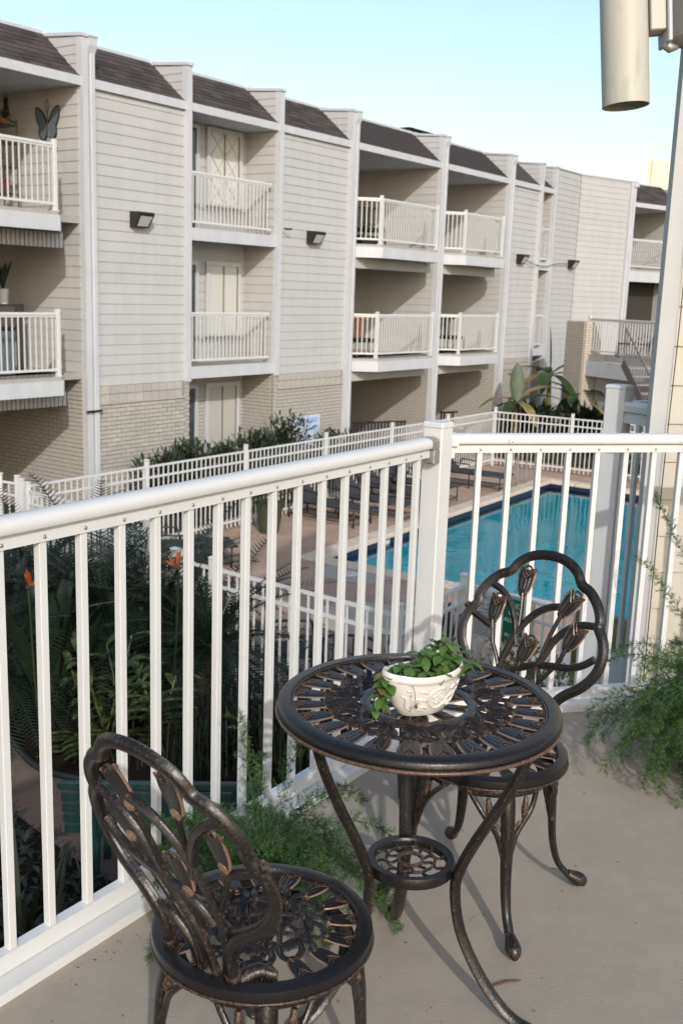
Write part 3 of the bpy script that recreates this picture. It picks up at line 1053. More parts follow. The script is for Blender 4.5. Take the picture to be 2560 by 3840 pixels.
# things on the left balconies, upper and lower
def balcony_stuff():
    def W(t, s, z):                          # local building coordinates to the world
        v = FO + E1 * t - N1 * s
        return (v.x, v.y, z)
    # butterfly wall ornament on the recess side wall (faces left along -E1)
    bf = root('butterfly_ornament', W(0.0, .75, 4.25), 'blue-grey metal butterfly hanging on the upper left balcony wall', 'wall ornament', AZ - pi / 2)
    for s_ in (-1, 1):
        up_ = cr([(s_ * .02, 0, .02), (s_ * .12, 0, .20), (s_ * .27, 0, .30), (s_ * .31, 0, .22), (s_ * .26, 0, .05), (s_ * .22, 0, -.02), (s_ * .22, 0, -.16), (s_ * .12, 0, -.26), (s_ * .04, 0, -.18), (s_ * .02, 0, .02)], 4)
        wv_ = MB()
        wv_.add([(p.x, -0.012, p.z) for p in up_] + [(p.x, -0.006, p.z) for p in up_], [tuple(range(len(up_))), tuple(reversed(range(len(up_), 2 * len(up_))))])
        wg = wv_.build('wing', M['butterfly'], bf)
        MB().tube([(p.x, -0.012, p.z) for p in up_], 0.012, 5).build('wing_edge', M['dark'], wg)
    MB().tube([(0, -.02, -.2), (0, -.02, .1), (0, -.02, .2)], [0.008, .012, .006], 6).tube(cr([(0, -.02, .18), (-.04, -.02, .3), (0, -.02, .42), (.04, -.02, .3), (0, -.02, .18)], 4), .005, 5).build('body', M['dark'], bf)
    ct = root('cat_ornament', W(-.0, 1.9, 4.62), 'small dark cat shaped ornament on the wall above the plant rack', 'wall ornament', AZ - pi / 2)
    MB().lathe([(0, -.16), (.08, -.14), (.09, -.05), (.05, .04), (.06, .10), (.04, .16), (0, .17)], 12, sx=1, sy=.35, closed=False).tube([(-.03, 0, .13), (-.04, 0, .2)], [.02, .004], 5).tube([(.03, 0, .13), (.04, 0, .2)], [.02, .004], 5).build('body', M['dark'], ct, True)
    # baker's rack
    rk = root('plant_rack', W(-.28, 1.75, 2.70), 'black wire plant rack with pots against the upper left balcony wall', 'plant rack', AZ - pi / 2)
    fr = MB()
    for x in (-.5, .5):
        for y in (-.3, 0):
            fr.tube([(x, y, 0), (x, y, 1.62 if y == 0 else 1.2)], .014, 6)
    fr.tube(cr([(-.5, 0, 1.55), (-.25, 0, 1.66), (0, 0, 1.80), (.25, 0, 1.66), (.5, 0, 1.55)], 4), .013, 5)
    fr.build('frame', M['dark'], rk)
    for z in (.35, .8, 1.2, 1.5):
        MB().span(-.5, .5, -.3, 0.0, z, z + .025).build('shelf', M['dark'], rk)
    for i, (x, z, mm) in enumerate(((-.3, 1.52, 'varieg'), (.05, 1.52, 'varieg'), (.34, 1.52, 'bush'), (-.25, .83, 'bush'), (.2, .83, 'bush'), (0.35, .38, 'red'))):
        v = Matrix.Rotation(AZ - pi / 2, 3, 'Z') @ Vector((x, -.15, 0))
        lc = Vector(W(-.28, 1.75, 2.70)) + v
        p = root('potted_plant', (lc.x, lc.y, 2.70 + z), ['leafy plant in a clay pot on the rack top, left end', 'leafy plant in a clay pot on the rack top, middle', 'leafy plant in a clay pot on the rack top, right end', 'dark leafy plant on the middle shelf of the wire rack, left', 'dark leafy plant on the middle shelf of the wire rack, right', 'red flowering plant on the low shelf of the wire rack'][i], 'potted plant', 0, 'plants on the wire rack')
        MB().lathe([(.0, 0), (.05, 0), (.075, .11), (.06, .11), (0, .10)], 10, closed=False).build('pot', M['rust'], p)
        lf = MB()
        for k_ in range(60):
            a_, e_ = random.random() * 6.28, random.uniform(.2, 1.4)
            d = Vector((cos(a_) * cos(e_), sin(a_) * cos(e_), sin(e_)))
            c_ = Vector((0, 0, .1)) + d * random.uniform(.04, .17)
            s1 = d.cross(Vector((0, 0, 1))).normalized() * .02
            lf.add([c_ - s1, c_ + d * .03, c_ + s1, c_ - d * .03], [(0, 1, 2, 3)])
        lf.build('foliage', M[mm], p)
    # lower left balcony: pots, shelf, tall plant, blue chair
    p = root('tall_potted_plant', W(-.75, 1.15, 0), 'tall dark plant in a white pot on a stand, lower left balcony', 'potted plant')
    MB().span(-.3, .3, -.2, .2, 1.12, 1.16).span(-.3, -.27, -.2, .2, 0, 1.12).span(.27, .3, -.2, .2, 0, 1.12).build('stand', M['dark'], p)
    MB().lathe([(0, 1.16), (.08, 1.16), (.1, 1.42), (.08, 1.42), (0, 1.40)], 12, closed=False).build('pot', M['white_trim'], p, True, 40)
    lf = MB()
    for k_ in range(40):
        a_ = random.random() * 6.28
        l_ = random.uniform(.3, .6)
        base = Vector((0, 0, 1.4))
        d = Vector((cos(a_) * .35, sin(a_) * .35, 1)).normalized()
        s1 = Vector((-sin(a_), cos(a_), 0)) * .018
        lf.add([base - s1, base + s1, base + d * l_ * .6 + s1 * 1.4, base + d * l_, base + d * l_ * .6 - s1 * 1.4], [(0, 1, 2, 3, 4)])
    lf.build('foliage', M['bigleaf'], p)
    for i, (t, s_, hh, mm, nm, lb_) in enumerate(((-1.6, .35, .75, 'butterfly', 'storage_box', 'blue-grey storage box behind the lower left balcony railing'),
                                             (-2.4, .5, .6, 'dark', 'storage_box', 'dark storage box behind the lower left balcony railing'))):
        o = root(nm, W(t, s_, 0), lb_, 'storage box', AZ)
        MB().bbox((0, 0, hh / 2), (.6, .45, hh), 0, .02).build('box', M[mm], o)
        MB().bbox((0, 0, hh + .025), (.64, .49, .05), 0, .015).build('box_lid', M['black'], o)
    # patio sets on the right hand balconies
    for i, (t, z, lb_) in enumerate(((9.6, 2.7, 'dark lounge chair on the third floor balcony right of the pipe'), (9.4, 0, 'brown slatted chair on the second floor balcony right of the pipe'),
                                  (13.9, 0, 'dark chair with cushion on the far second floor balcony'), (10.6, G, 'dark patterned sofa under the covered patio behind the fence'), (14.3, G, 'red-brown metal chair under the far covered patio'))):
        o = root('patio_chair', W(t, .35, z), lb_, 'chair', AZ - .5)
        w_ = 1.6 if i == 3 else .6
        mt = M['dark'] if i != 1 else M['rust']
        MB().bbox((0, 0, .40), (w_, .55, .09), 0, .02).build('seat', M['sling'], o)
        b = MB()
        for kx in range(int(w_ / .1)):
            b.box((-w_ / 2 + .05 + kx * .1, .26, .68), (.05, .03, .5))
        b.box((0, .26, .94), (w_, .04, .05))
        b.build('backrest', mt, o)
        for x in (-w_ / 2 + .02, w_ / 2 - .02):
            for y in (-.25, .25):
                MB().box((x, y, .18), (.035, .035, .36)).build('leg', mt, o)
    mt_ = root('planter_box', W(9.15, .15, 2.7), 'dark planter with green foliage on the third floor balcony', 'planter', AZ)
    MB().bbox((0, 0, .12), (.7, .25, .24), 0, .01).build('box', M['black'], mt_)
    lf = MB()
    for k_ in range(150):
        c_ = Vector((random.uniform(-.3, .3), random.uniform(-.12, .12), .24 + random.random() * .3))
        d = Vector((random.uniform(-1, 1), random.uniform(-1, 1), random.uniform(0, 1))).normalized() * .05
        s1 = d.cross(Vector((0, 0, 1))) * .5
        lf.add([c_, c_ + d * .5 + s1, c_ + d, c_ + d * .5 - s1], [(0, 1, 2, 3)])
    lf.build('foliage', M['bush'], mt_)


balcony_stuff()
# roof-top units
for (t, s_, w_, h_, lb_) in ((-0.5, 2.6, 1.3, .42, 'flat grey vent box on the roof at the far left'), (14.2, 2.2, 1.4, .62, 'dark box unit on the roof above the far balconies')):
    v = FO + E1 * t - N1 * s_
    o = root('roof_unit', (v.x, v.y, ZET + .3 + G), lb_, 'roof unit', AZ)
    MB().bbox((0, 0, h_ / 2 + .1), (w_, .8, h_ + .2), 0, .02).build('casing', M['dark'], o)
    MB().bbox((0, 0, h_ + .23), (w_ + .08, .88, .05), 0, .02).build('cap', M['dark'], o)

# ------------------------------------------------------------------ the far wing
IC = FO + E1 * 21.45                          # inner corner
WA = radians(90 - 52)
wing = root('corner_wing', (IC.x, IC.y, G), 'far wing of the cream sided building turning off at the inner corner', 'building', WA)
siding_wall(wing, (0.03, 0.0), (2.6, 0.0), 0.0, ZTOP - .04, thing_key='wing')
MB().span(0.0, 2.7, -0.04, 0.2, ZTOP - .04, ZTOP + .01).build('parapet_cap', M['white_trim'], wing)
MB().span(2.6, 2.74, -.10, .1, 0, ZTOP + .01).build('corner_trim', M['white_trim'], wing)
ds = MB().bbox((2.82, -.06, (ZTOP - .2) / 2), (.12, .11, ZTOP - .2), 0, .012).build('downspout', M['white_trim'], wing)
MB().bbox((2.83, -.07, ZTOP - .1), (.22, .2, .22), 0, .02).build('leader_head', M['white_trim'], ds)
rb = MB()
a, b_ = 2.9, 5.6
rb.add([(a, -0.045, ZET), (b_, -0.045, ZET), (b_, RUN, ZET + RISE), (a, RUN, ZET + RISE), (a, RUN, ZET), (b_, RUN, ZET)],
       [(0, 1, 2, 3), (0, 3, 4), (1, 5, 2), (0, 4, 5, 1), (3, 2, 5, 4)])
sl = rb.build('roof_slope', M['shingle'], wing)
j = MB()
for r in range(8):
    for x in range(9):
        x0 = a + x * .3 + (.15 if r % 2 else 0)
        mt = Matrix.Translation((min(x0 + .15, b_ - .15), -0.045, ZET)) @ Matrix.Rotation(atan2(RISE, RUN + .045), 4, 'X') @ Matrix.Translation((0, r * (SL - .02) / 8, .003))
        put('shingle', shingle(.3), sl, mtx=mt)
MB().span(a, b_, RUN - .01, RUN + .1, ZET + RISE - .01, ZET + RISE + .045).build('ridge_flashing', M['white_trim'], wing)
MB().span(a, b_, -.07, -.03, ZEB, ZET + .01).build('eave_fascia', M['white_trim'], wing)
MB().span(a, b_, -.03, 2.4, ZEB, ZEB + .06).build('soffit', M['white_trim'], wing)
CORRIDOR_SHADE = mat('painted_corridor_shade', (0.035, 0.030, 0.027), 0.9)  # shade of the deep corridor put into the wall colour, near black
siding_wall(wing, (a, 2.4), (b_, 2.4), ZS3, ZEB, thing_key='wing')
siding_wall(wing, (b_, 2.4), (b_, 0.02), ZS3, ZEB, thing_key='wing')
MB().span(a, b_, .0, 2.4, ZS3 - .3, ZS3).build('floor_slab', M['slab'], wing)
MB().span(a, b_, -.05, -.0, ZS3 - .42, ZS3 - .06).build('slab_fascia', M['white_trim'], wing)
railing(wing, (a + .05, .03), (b_ - .05, .03), ZS3, key='wing', end_posts=(False, False))
MB().span(b_, b_ + .2, -.1, 2.5, 0, ZTOP).build('fin_wall', M['siding'], wing)
MB().span(a, b_, .8, .9, 0, ZS3 - .3).build('back_wall', CORRIDOR_SHADE, wing)
MB().span(a - .12, a, .12, 3.3, 0, ZS3 - .3).build('side_wall', CORRIDOR_SHADE, wing)
MB().span(b_ + .2, b_ + 9, -.1, .1, 0, ZTOP).build('wing_wall', M['siding'], wing)

# raised walkway deck in front of the wing with brick pier, railing, stair
DV = Vector((0.45, -0.89, 0)).normalized()
DN = Vector((DV.y, -DV.x, 0))                 # towards the left
D0 = Vector((7.05, 31.4, 0))
da = atan2(DV.y, DV.x)
dkr = root('walkway_deck', (D0.x, D0.y, G), 'raised walkway deck with white railing beside the far stair', 'deck', da)
# local x runs towards the camera, +y is right hand side seen from the camera's left
MB().span(0.1, 6.5, 0.05, 3.2, Zg - .16, Zg).build('deck_slab', M['slab'], dkr)
MB().span(0.1, 6.5, -0.02, 0.05, Zg - .62, Zg - .17).build('deck_fascia', M['white_trim'], dkr)
railing(dkr, (0.0, 0.12), (5.5, 0.12), Zg, key='deckr', end_posts=(True, True))
siding_wall(dkr, (.2, .35), (5.0, .35), 0, Zg - .63, thing_key='deckr')
pier = brick_wall(dkr, (-0.75, -.12), (0.10, -.12), 0, Zg + .95, band=False, m=M['pier'], name='brick_pier', key='deckr')
brick_wall(dkr, (0.10, -.10), (0.10, .5), 0, Zg + .95, band=False, m=M['pier'], name='brick_pier', key='deckr')
MB().span(-0.75, -.06, 0.03, .5, 0, Zg + .95).build('pier_core', M['pier'], dkr)
brick_wall(dkr, (-.2, 1.4), (5.6, 1.4), Zg, Zg + .95, band=False, m=M['pier'], name='parapet_wall', key='deckr2')
# lounge chair on the deck
lc = D0 + DV * 1.8 - DN * 0.6
ch = root('deck_lounge_chair', (lc.x, lc.y, 0), 'black and white patterned folding lounge chair on the far walkway deck', 'lounge chair', radians(-8))
fr = MB()
for y in (-.28, .28):
    fr.tube([(-.7, y, .40), (.2, y, .40), (.75, y, 1.15)], .02, 6)
    fr.tube([(-.7, y, 0), (-.7, y, .4)], .018, 6).tube([(.35, y, 0), (.1, y, .42)], .018, 6).tube([(-.2, y, .4), (-.05, y, .62), (.4, y, .66)], .018, 6)
fr.build('frame', M['black'], ch)
se = MB()
for kx in range(14):
    p = Vector((.2, 0, .40)).lerp(Vector((.75, 0, 1.15)), kx / 13)
    se.box((p.x, 0, p.z), (.03, .52, .035))
for kx in range(6):
    se.box((-.3 + kx * .09, 0, .41), (.05, .52, .02))
se.build('sling', M['black'], ch)
# steel stair coming down on the right
stx = root('steel_stair', (8.0, 27.9, G), 'grey steel stair with thin railing going down beside the far deck', 'staircase', radians(-78))
tm = boxmesh('tread', M['tread'], .28, 1.1, .04)
for kx in range(13):
    put('tread', tm, stx, (-.2 + kx * .27, 0, 2.6 - kx * .2))
for y in (-.56, .56):
    MB().beam((-.4, y, 2.72), (3.2, y, .05), .03, .24).build('stringer', M['black' if y > 0 else 'stair'], stx)
    b = MB().beam((-.4, y, 3.65), (3.2, y, 1.0), .03, .04)
    for kx in range(26):
        x = -.35 + kx * .137
        z = 2.7 - (x + .4) * .742
        b.box((x, y, z + .46), (.014, .014, .9))
    b.build('stair_railing', M['stair'], stx)
gt = MB()
for kx in range(22):
    gt.box((7.15 + kx * .075, 28.6 - kx * .07, G + .95), (.016, .016, 1.9))
gt.beam((7.1, 28.65, G + 1.88), (8.9, 26.95, G + 1.88), .02, .04).beam((7.1, 28.65, G + .1), (8.9, 26.95, G + .1), .02, .04)
tag(gt.build('steel_gate', M['stair']), 'thin barred steel gate under the far deck', 'gate')

# far sunlit tower
tw = root('far_tower', (58.5, 214, G), 'pale sunlit tower block with masts far behind the roofs', 'tower', radians(-16))
MB().span(-3, 8, -5, 5, 0, 26.6).build('block', M['tower'], tw)
MB().span(-1, 7, -4.9, 4.5, 26.6, 31).build('plant_room', M['tower'], tw)
for x, h in ((0, 36), (4, 38.4), (6.5, 37)):
    MB().tube([(x, -5.1, 26), (x, -5.1, h - 2)], .14, 6).build('mast', M['tower'], tw)
MB().span(-2, 8, -5.2, -5.0, 33.6, 33.85).build('mast_arm', M['tower'], tw)

# ------------------------------------------------------------------ pool fences
def fence(name, label, pts, h=1.47, sp=0.115, posts=2.4, zb=G, group='white metal fences round the pool'):
    f = root(name, (pts[0][0], pts[0][1], zb), label, 'fence', 0, group)
    ox, oy = pts[0]
    done = set()
    pk = boxmesh('picket', M['white_alu'], .018, .018, h - .10)
    for (a, b_), (c, d) in zip(pts[:-1], pts[1:]):
        p, q = Vector((a - ox, b_ - oy, 0)), Vector((c - ox, d - oy, 0))
        L = (q - p).length
        u = (q - p) / L
        rz = atan2(u.y, u.x)
        n = max(1, round(L / posts))
        for i in range(n + 1):
            x = p + u * (L * i / n)
            kx = (round(x.x, 2), round(x.y, 2))
            if kx in done:
                continue
            done.add(kx)
            MB().bbox((0, 0, h / 2 + .02), (.065, .065, h + .04), 0, .004).bbox((0, 0, h + .055), (.08, .08, .03), 0, .01).build('post', M['white_alu'], f, loc=x, rz=rz)
        for z in (h - .06, h - .24, .16):
            MB().beam(p + Vector((0, 0, z)), q + Vector((0, 0, z)), .032, .034).build('rail', M['white_alu'], f)
        m_ = int(L / sp)
        for i in range(1, m_):
            x = p + u * (L * i / m_)
            if LIMIT.get((name, label), 0) < 300:
                LIMIT[(name, label)] = LIMIT.get((name, label), 0) + 1
                put('picket', pk, f, (x.x, x.y, (h - .10) / 2 + .05), rz)
            else:
                MB().box((x.x, x.y, (h - .1) / 2 + .05), (.018, .018, h - .1)).build('picket', M['white_alu'], f)
    return f


fe = Vector((sin(radians(34.6)), cos(radians(34.6)), 0))
c0 = Vector((-4.62, 14.75, 0))
c1 = Vector((3.90, 27.05, 0))
c2 = c1 + Vector((.85, -.50, 0)).normalized() * 6.2
fence('pool_fence', 'long white picket fence between the pool loungers and the shrubs, turning at the far corner', [(c0.x, c0.y), (c1.x, c1.y), (c2.x, c2.y)])
fence('garden_fence', 'white picket fence behind the dark palms at the left of the garden', [(-4.45, 14.5), (-2.3, 12.65), (-2.75, 11.75), (-1.8, 11.0)])
fence('garden_fence', 'white picket fence between the palms and the round patio table', [(-1.74, 10.95), (-1.34, 10.66), (0.56, 9.21), (1.28, 10.33)], posts=2.45)
fence('gate_fence', 'low white picket fence carrying the pool signs in front of the water', [(1.34, 10.36), (2.40, 9.30), (3.3, 8.6)], h=1.47)
fence('gate_fence', 'white fence and gate posts at the left end by the brick patio', [(-7.6, 15.1), (-5.05, 15.15), (-4.75, 15.0)])
lat = tag(MB().bbox((0, 0, 0), (.06, .05, .16), 0, .01).build('gate_latch', M['black']), 'black gate latch on the white fence post beside the signs', 'latch')
lat.location = (1.27, 10.24, G + 1.05)


def text(body, size, loc, rot, m, parent, name='lettering'):
    c = bpy.data.curves.new(name + '_curve', 'FONT')
    c.body = body
    c.size = size
    c.align_x = 'CENTER'
    c.align_y = 'CENTER'
    c.extrude = 0.001
    tmp = bpy.data.objects.new(name, c)
    me = bpy.data.meshes.new_from_object(tmp)
    bpy.data.objects.remove(tmp)
    me.materials.clear()
    me.materials.append(m)
    o = bpy.data.objects.new(name, me)
    COL.objects.link(o)
    o.parent = parent
    o.location = loc
    o.rotation_euler = rot
    return o


def rounded(w, h, r, k=5):
    pts = []
    for cx_, cy_, a0 in ((w / 2 - r, h / 2 - r, 0), (-w / 2 + r, h / 2 - r, 90), (-w / 2 + r, -h / 2 + r, 180), (w / 2 - r, -h / 2 + r, 270)):
        for i in range(k + 1):
            a_ = radians(a0 + 90 * i / k)
            pts.append((cx_ + r * cos(a_), cy_ + r * sin(a_)))
    return pts


sa_ = atan2(9.30 - 10.36, 2.40 - 1.34)
su = Vector((cos(sa_), sin(sa_), 0))
sn = Vector((sin(sa_), -cos(sa_), 0)) * 1.0
for (d, w_, h_, z, mm, nm, lb_, lines) in (
        (0.27, .36, .50, G + 1.15, 'white_sign', 'pool_rules_sign', 'white pool rules sign wired to the low white fence', [('TROV', .062, .19), ('POOL RULES', .056, .12), ('DURING', .036, .07)]),
        (0.64, .34, .50, G + 1.17, 'green_sign', 'no_glass_sign', 'green no glass sign with white letters on the low white fence', [('NO', .07, .17), ('GLASS', .07, .09), ('ALLOWED', .062, .01), ('IN', .06, -.07), ('POOL AREA', .048, -.15)])):
    p = Vector((1.34, 10.36, 0)) + su * d + sn * 0.045
    s = root(nm, (p.x, p.y, z), lb_, 'sign', sa_)
    if (Matrix.Rotation(sa_, 3, 'Z') @ Vector((0, -1, 0))).y > 0:
        s.rotation_euler = (0, 0, sa_ + pi)
    pl = MB().prism(rounded(w_, h_, .03), -.004, .004).xf(Matrix.Rotation(pi / 2, 4, 'X'))
    pl.build('panel', M[mm], s)
    if mm == 'green_sign':
        b = MB()
        ring = rounded(w_ - .015, h_ - .015, .026)
        b.tube([(x, -.005, y) for x, y in ring], .0035, 4, closed=True)
        b.build('border', M['white_ink'], s)
    for tx, sz, zz in lines:
        text(tx, sz, (0, -.0065, zz), (pi / 2, 0, 0), M['ink'] if mm == 'white_sign' else M['white_ink'], s)
    if mm == 'white_sign':
        b = MB()
        for kx in range(10):
            w2 = random.uniform(.18, .28)
            b.box((-.14 + w2 / 2, -.0055, .03 - kx * .026), (w2, .002, .008))
        b.build('small_print', M['ink'], s)

# ------------------------------------------------------------------ pool furniture
def lounger(loc, rz, label, back=0.55):
    o = root('sun_lounger', loc, label, 'sun lounger', rz, 'dark sun loungers lined up along the fence')
    f = MB()
    for y in (-.30, .30):
        f.tube([(-1.0, y, .34), (.35, y, .34)], .018, 6).tube([(.35, y, .34), (.95, y, .34 + back)], .018, 6)
        f.tube([(-.2, y, .34), (-.15, y, .55), (.3, y, .58), (.38, y, .36)], .015, 6)
    f.tube([(-.9, -.3, .08), (-.9, .3, .08)], .012, 6).tube([(.6, -.3, .08), (.6, .3, .08)], .012, 6).tube([(-.9, -.3, .08), (.6, -.3, .08)], .012, 6).tube([(-.9, .3, .08), (.6, .3, .08)], .012, 6)
    f.build('frame', M['dark'], o, True)
    for x in (-.9, -.15, .6):
        for y in (-.3, .3):
            MB().tube([(x, y, 0), (x, y, .34)], .016, 6).build('leg', M['dark'], o, True)
    MB().add([(-1.0, -.3, .345), (.35, -.3, .345), (.35, .3, .345), (-1.0, .3, .345), (.95, -.3, .345 + back), (.95, .3, .345 + back)], [(0, 1, 2, 3), (1, 4, 5, 2)]).build('sling', M['sling'], o)
    return o


proto = lounger((-0.15, 20.2, G), 0, 'x')
LS = [((-0.35, 19.75), 'nearest dark sun lounger, behind the round planter'), ((0.55, 20.35), 'second dark sun lounger from the left along the fence'),
      ((1.0, 21.6), 'third dark sun lounger from the left along the fence'), ((1.55, 22.3), 'fourth dark sun lounger from the left along the fence'),
      ((2.9, 23.9), 'dark sun lounger standing alone near the far end of the pool')]
for i, ((x, y), lb_) in enumerate(LS):
    if i == 0:
        o = proto
        o.location = (x, y, G)
        o['label'] = lb_
        o.rotation_euler = (0, 0, radians(146))
    else:
        o = copy_tree(proto, (x, y, G), radians(146 + random.uniform(-5, 5)), lb_)
bt = lounger((-2.65, 15.9, G), radians(200), 'dark sun lounger partly hidden by the palms at the left', .3)


def leaf(b, base, d, up, L, W, droop=0.3, segs=4, fold=0.25, curl=0.0):
    """one folded, drooping leaf blade with pointed tip"""
    d = Vector(d).normalized()
    up = Vector(up)
    s = d.cross(up)
    if s.length < 1e-4:
        s = d.orthogonal()
    s.normalize()
    u = s.cross(d).normalized()
    vs = []
    p = Vector(base)
    cur = d.copy()
    for i in range(segs + 1):
        t = i / segs
        w = W * (sin(pi * min(1, t * 0.92 + 0.06)) ** 0.8) / 2
        vs += [p - s * w + u * (w * fold), p.copy(), p + s * w + u * (w * fold)]
        cur = (cur + Vector((0, 0, -1)) * droop / segs + s * curl / segs).normalized()
        p = p + cur * (L / segs)
    fs = []
    for i in range(segs):
        a = i * 3
        fs += [(a, a + 1, a + 4, a + 3), (a + 1, a + 2, a + 5, a + 4)]
    b.add(vs, fs)


def foliage_ball(b, c, r, n, L, W, squash=0.8, droop=0.3):
    for _ in range(n):
        a_, e_ = random.random() * 6.28, math.asin(random.uniform(-.6, 1))
        d = Vector((cos(a_) * cos(e_), sin(a_) * cos(e_), sin(e_)))
        q = random.random() ** .4
        p = Vector(c) + Vector((d.x * r, d.y * r, d.z * r * squash)) * q
        dd = (d + Vector((random.uniform(-.7, .7), random.uniform(-.7, .7), random.uniform(-.4, .7)))).normalized()
        leaf(b, p, dd, (0, 0, 1), L * random.uniform(.7, 1.3), W * random.uniform(.7, 1.3), droop, 2)


# round planters
for (x, y, s_, lb_) in ((-1.3, 18.45, 1.0, 'dark round planter with a bushy plant left of the loungers'), (1.05, 22.9, .9, 'dark round planter with a plant between the loungers')):
    o = root('round_planter', (x, y, G), lb_, 'planter')
    MB().lathe([(0, 0), (.17 * s_, 0), (.25 * s_, .5 * s_), (.28 * s_, .56 * s_), (.25 * s_, .57 * s_), (.22 * s_, .5 * s_), (0, .5 * s_)], 20, closed=False).build('pot', mat('planter_olive', (.05, .055, .035), .6), o, True, 40)
    b = MB()
    foliage_ball(b, (0, 0, .75 * s_), .32, 130, .2, .05)
    b.build('foliage', M['bush'], o)

# round patio table with dark chairs behind the near fence
pt = root('patio_table', (0.29, 11.25, G), 'round beige patio table on a dark base behind the white fence', 'patio table')
MB().lathe([(0, .70), (.58, .70), (.60, .715), (.60, .735), (.58, .745), (0, .745)], 40, closed=False).build('tabletop', M['terrace_table'], pt, True, 40)
MB().lathe([(0, 0), (.3, 0), (.3, .03), (.05, .06), (.04, .7), (0, .7)], 16, closed=False).build('pedestal', M['dark'], pt, True, 40)


def garden_chair(loc, rz, label):
    o = root('garden_chair', loc, label, 'garden chair', rz, 'dark chairs round the patio table')
    MB().bbox((0, 0, .42), (.5, .5, .04), 0, .01).build('seat', M['sling'], o)
    b = MB().tube(cr([(-.24, .24, .42), (-.27, .30, .75), (-.2, .34, .9), (.2, .34, .9), (.27, .30, .75), (.24, .24, .42)], 5), .016, 6)
    for x in (-.15, -.05, .05, .15):
        b.box((x, .30, .65), (.03, .015, .46))
    b.build('backrest', M['dark'], o)
    b = MB()
    for x in (-.27, .27):
        b.tube(cr([(x, -.22, 0), (x, -.22, .6), (x, -.1, .66), (x, .28, .66)], 4), .014, 6)
    b.build('armrest', M['dark'], o)
    for x in (-.24, .24):
        MB().tube([(x, .22, 0), (x, .22, .42)], .014, 6).build('leg', M['dark'], o)
        MB().tube([(x, -.22, 0), (x, -.22, .42)], .014, 6).build('leg', M['dark'], o)
    return o


gc = garden_chair((-0.45, 11.0, G), radians(100), 'dark garden chair at the left of the round patio table')
copy_tree(gc, (0.15, 10.42, G), radians(175), 'dark garden chair in front of the round patio table, by the fence')
copy_tree(gc, (0.95, 11.15, G), radians(-85), 'dark garden chair at the right of the round patio table')
copy_tree(gc, (0.55, 10.55, G), radians(215), 'dark garden chair between the patio table and the fence corner post')

# green bench
bn = root('garden_bench', (-1.18, 6.85, G), 'dark green slatted bench standing on the brown path below the balcony', 'bench', radians(3))
sm_ = boxmesh('slat', M['bench'], 1.42, .075, .025, .005)
for i in range(5):
    put('slat', sm_, bn, (0, .10 + i * .09, .44))
sb = boxmesh('slat', M['bench'], 1.42, .025, .07, .005)
for i in range(4):
    put('slat', sb, bn, (0, -.03 - i * .028, .52 + i * .095))
MB().bbox((0, -.13, .90), (1.46, .05, .06), 0, .01).build('top_rail', M['bench'], bn)
for x in (-.50, .0, .50):
    MB().beam((x, -.02, 0), (x, -.02, .46), .06, .06, up=(0, 1, 0)).beam((x, -.03, .44), (x, -.14, .88), .05, .05, up=(0, 1, 0)).beam((x, 0, .41), (x, .48, .41), .05, .04).beam((x, .46, 0), (x, .46, .41), .05, .05, up=(0, 1, 0)).build('bench_support', M['bench'], bn)

# ------------------------------------------------------------------ plants
def sago(loc, R, n, label, trunk=0.5, seed=1, el=(8, 75)):
    rnd = random.Random(seed)
    o = root('sago_palm', loc, label, 'palm', 0, 'dark sago palms in the garden bed')
    MB().lathe([(.16, 0), (.19, trunk * .4), (.17, trunk), (.08, trunk + .12), (0, trunk + .14)], 14, closed=False).build('trunk', M['palm_trunk'], o, True)
    for k_ in range(n):
        a_ = 2 * pi * k_ * 0.382 + rnd.uniform(-.15, .15)
        e_ = radians(el[0] + (el[1] - el[0]) * (1 - (k_ + .5) / n) + rnd.uniform(-6, 6))
        L = R * rnd.uniform(.85, 1.12)
        d = Vector((cos(a_) * cos(e_), sin(a_) * cos(e_), sin(e_)))
        pts = []
        p = Vector((0, 0, trunk + .08))
        cur = d.copy()
        for i in range(13):
            pts.append(p.copy())
            cur = (cur + Vector((0, 0, -1)) * .085).normalized()
            p = p + cur * (L / 12)
        b = MB()
        b.tube(pts, [.014 - .0008 * i for i in range(13)], 4, cap=False)
        nl = 34
        for i in range(2, nl):
            t = i / nl * 11.9
            i0 = int(t)
            q = pts[i0].lerp(pts[min(12, i0 + 1)], t - i0)
            tg = (pts[min(12, i0 + 1)] - pts[max(0, i0 - 1)]).normalized()
            s = tg.cross(Vector((0, 0, 1)))
            if s.length < 1e-3:
                s = Vector((1, 0, 0))
            s.normalize()
            uu = s.cross(tg)
            w = sin(pi * (0.12 + .86 * i / nl)) ** .6
            for sg_ in (-1, 1):
                dd = (s * sg_ + tg * .55 + uu * .25).normalized()
                ln = .20 * w * (R / 1.2)
                e2 = q + dd * ln + Vector((0, 0, -.02))
                b.add([q - tg * .010, q + tg * .010, e2], [(0, 1, 2)])
        b.build('frond', M['palm'], o)
    return o


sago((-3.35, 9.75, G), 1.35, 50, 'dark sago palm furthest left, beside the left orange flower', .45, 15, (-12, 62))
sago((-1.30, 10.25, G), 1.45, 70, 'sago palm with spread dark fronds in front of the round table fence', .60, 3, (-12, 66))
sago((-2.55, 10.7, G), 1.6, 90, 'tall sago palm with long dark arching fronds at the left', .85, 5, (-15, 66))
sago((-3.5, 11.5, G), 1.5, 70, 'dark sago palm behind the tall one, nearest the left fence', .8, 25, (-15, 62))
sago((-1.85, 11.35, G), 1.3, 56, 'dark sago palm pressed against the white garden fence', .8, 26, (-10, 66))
sago((-4.55, 13.4, G), 1.2, 26, 'small sago palm beside the left end fence post', .55, 9, (-5, 50))


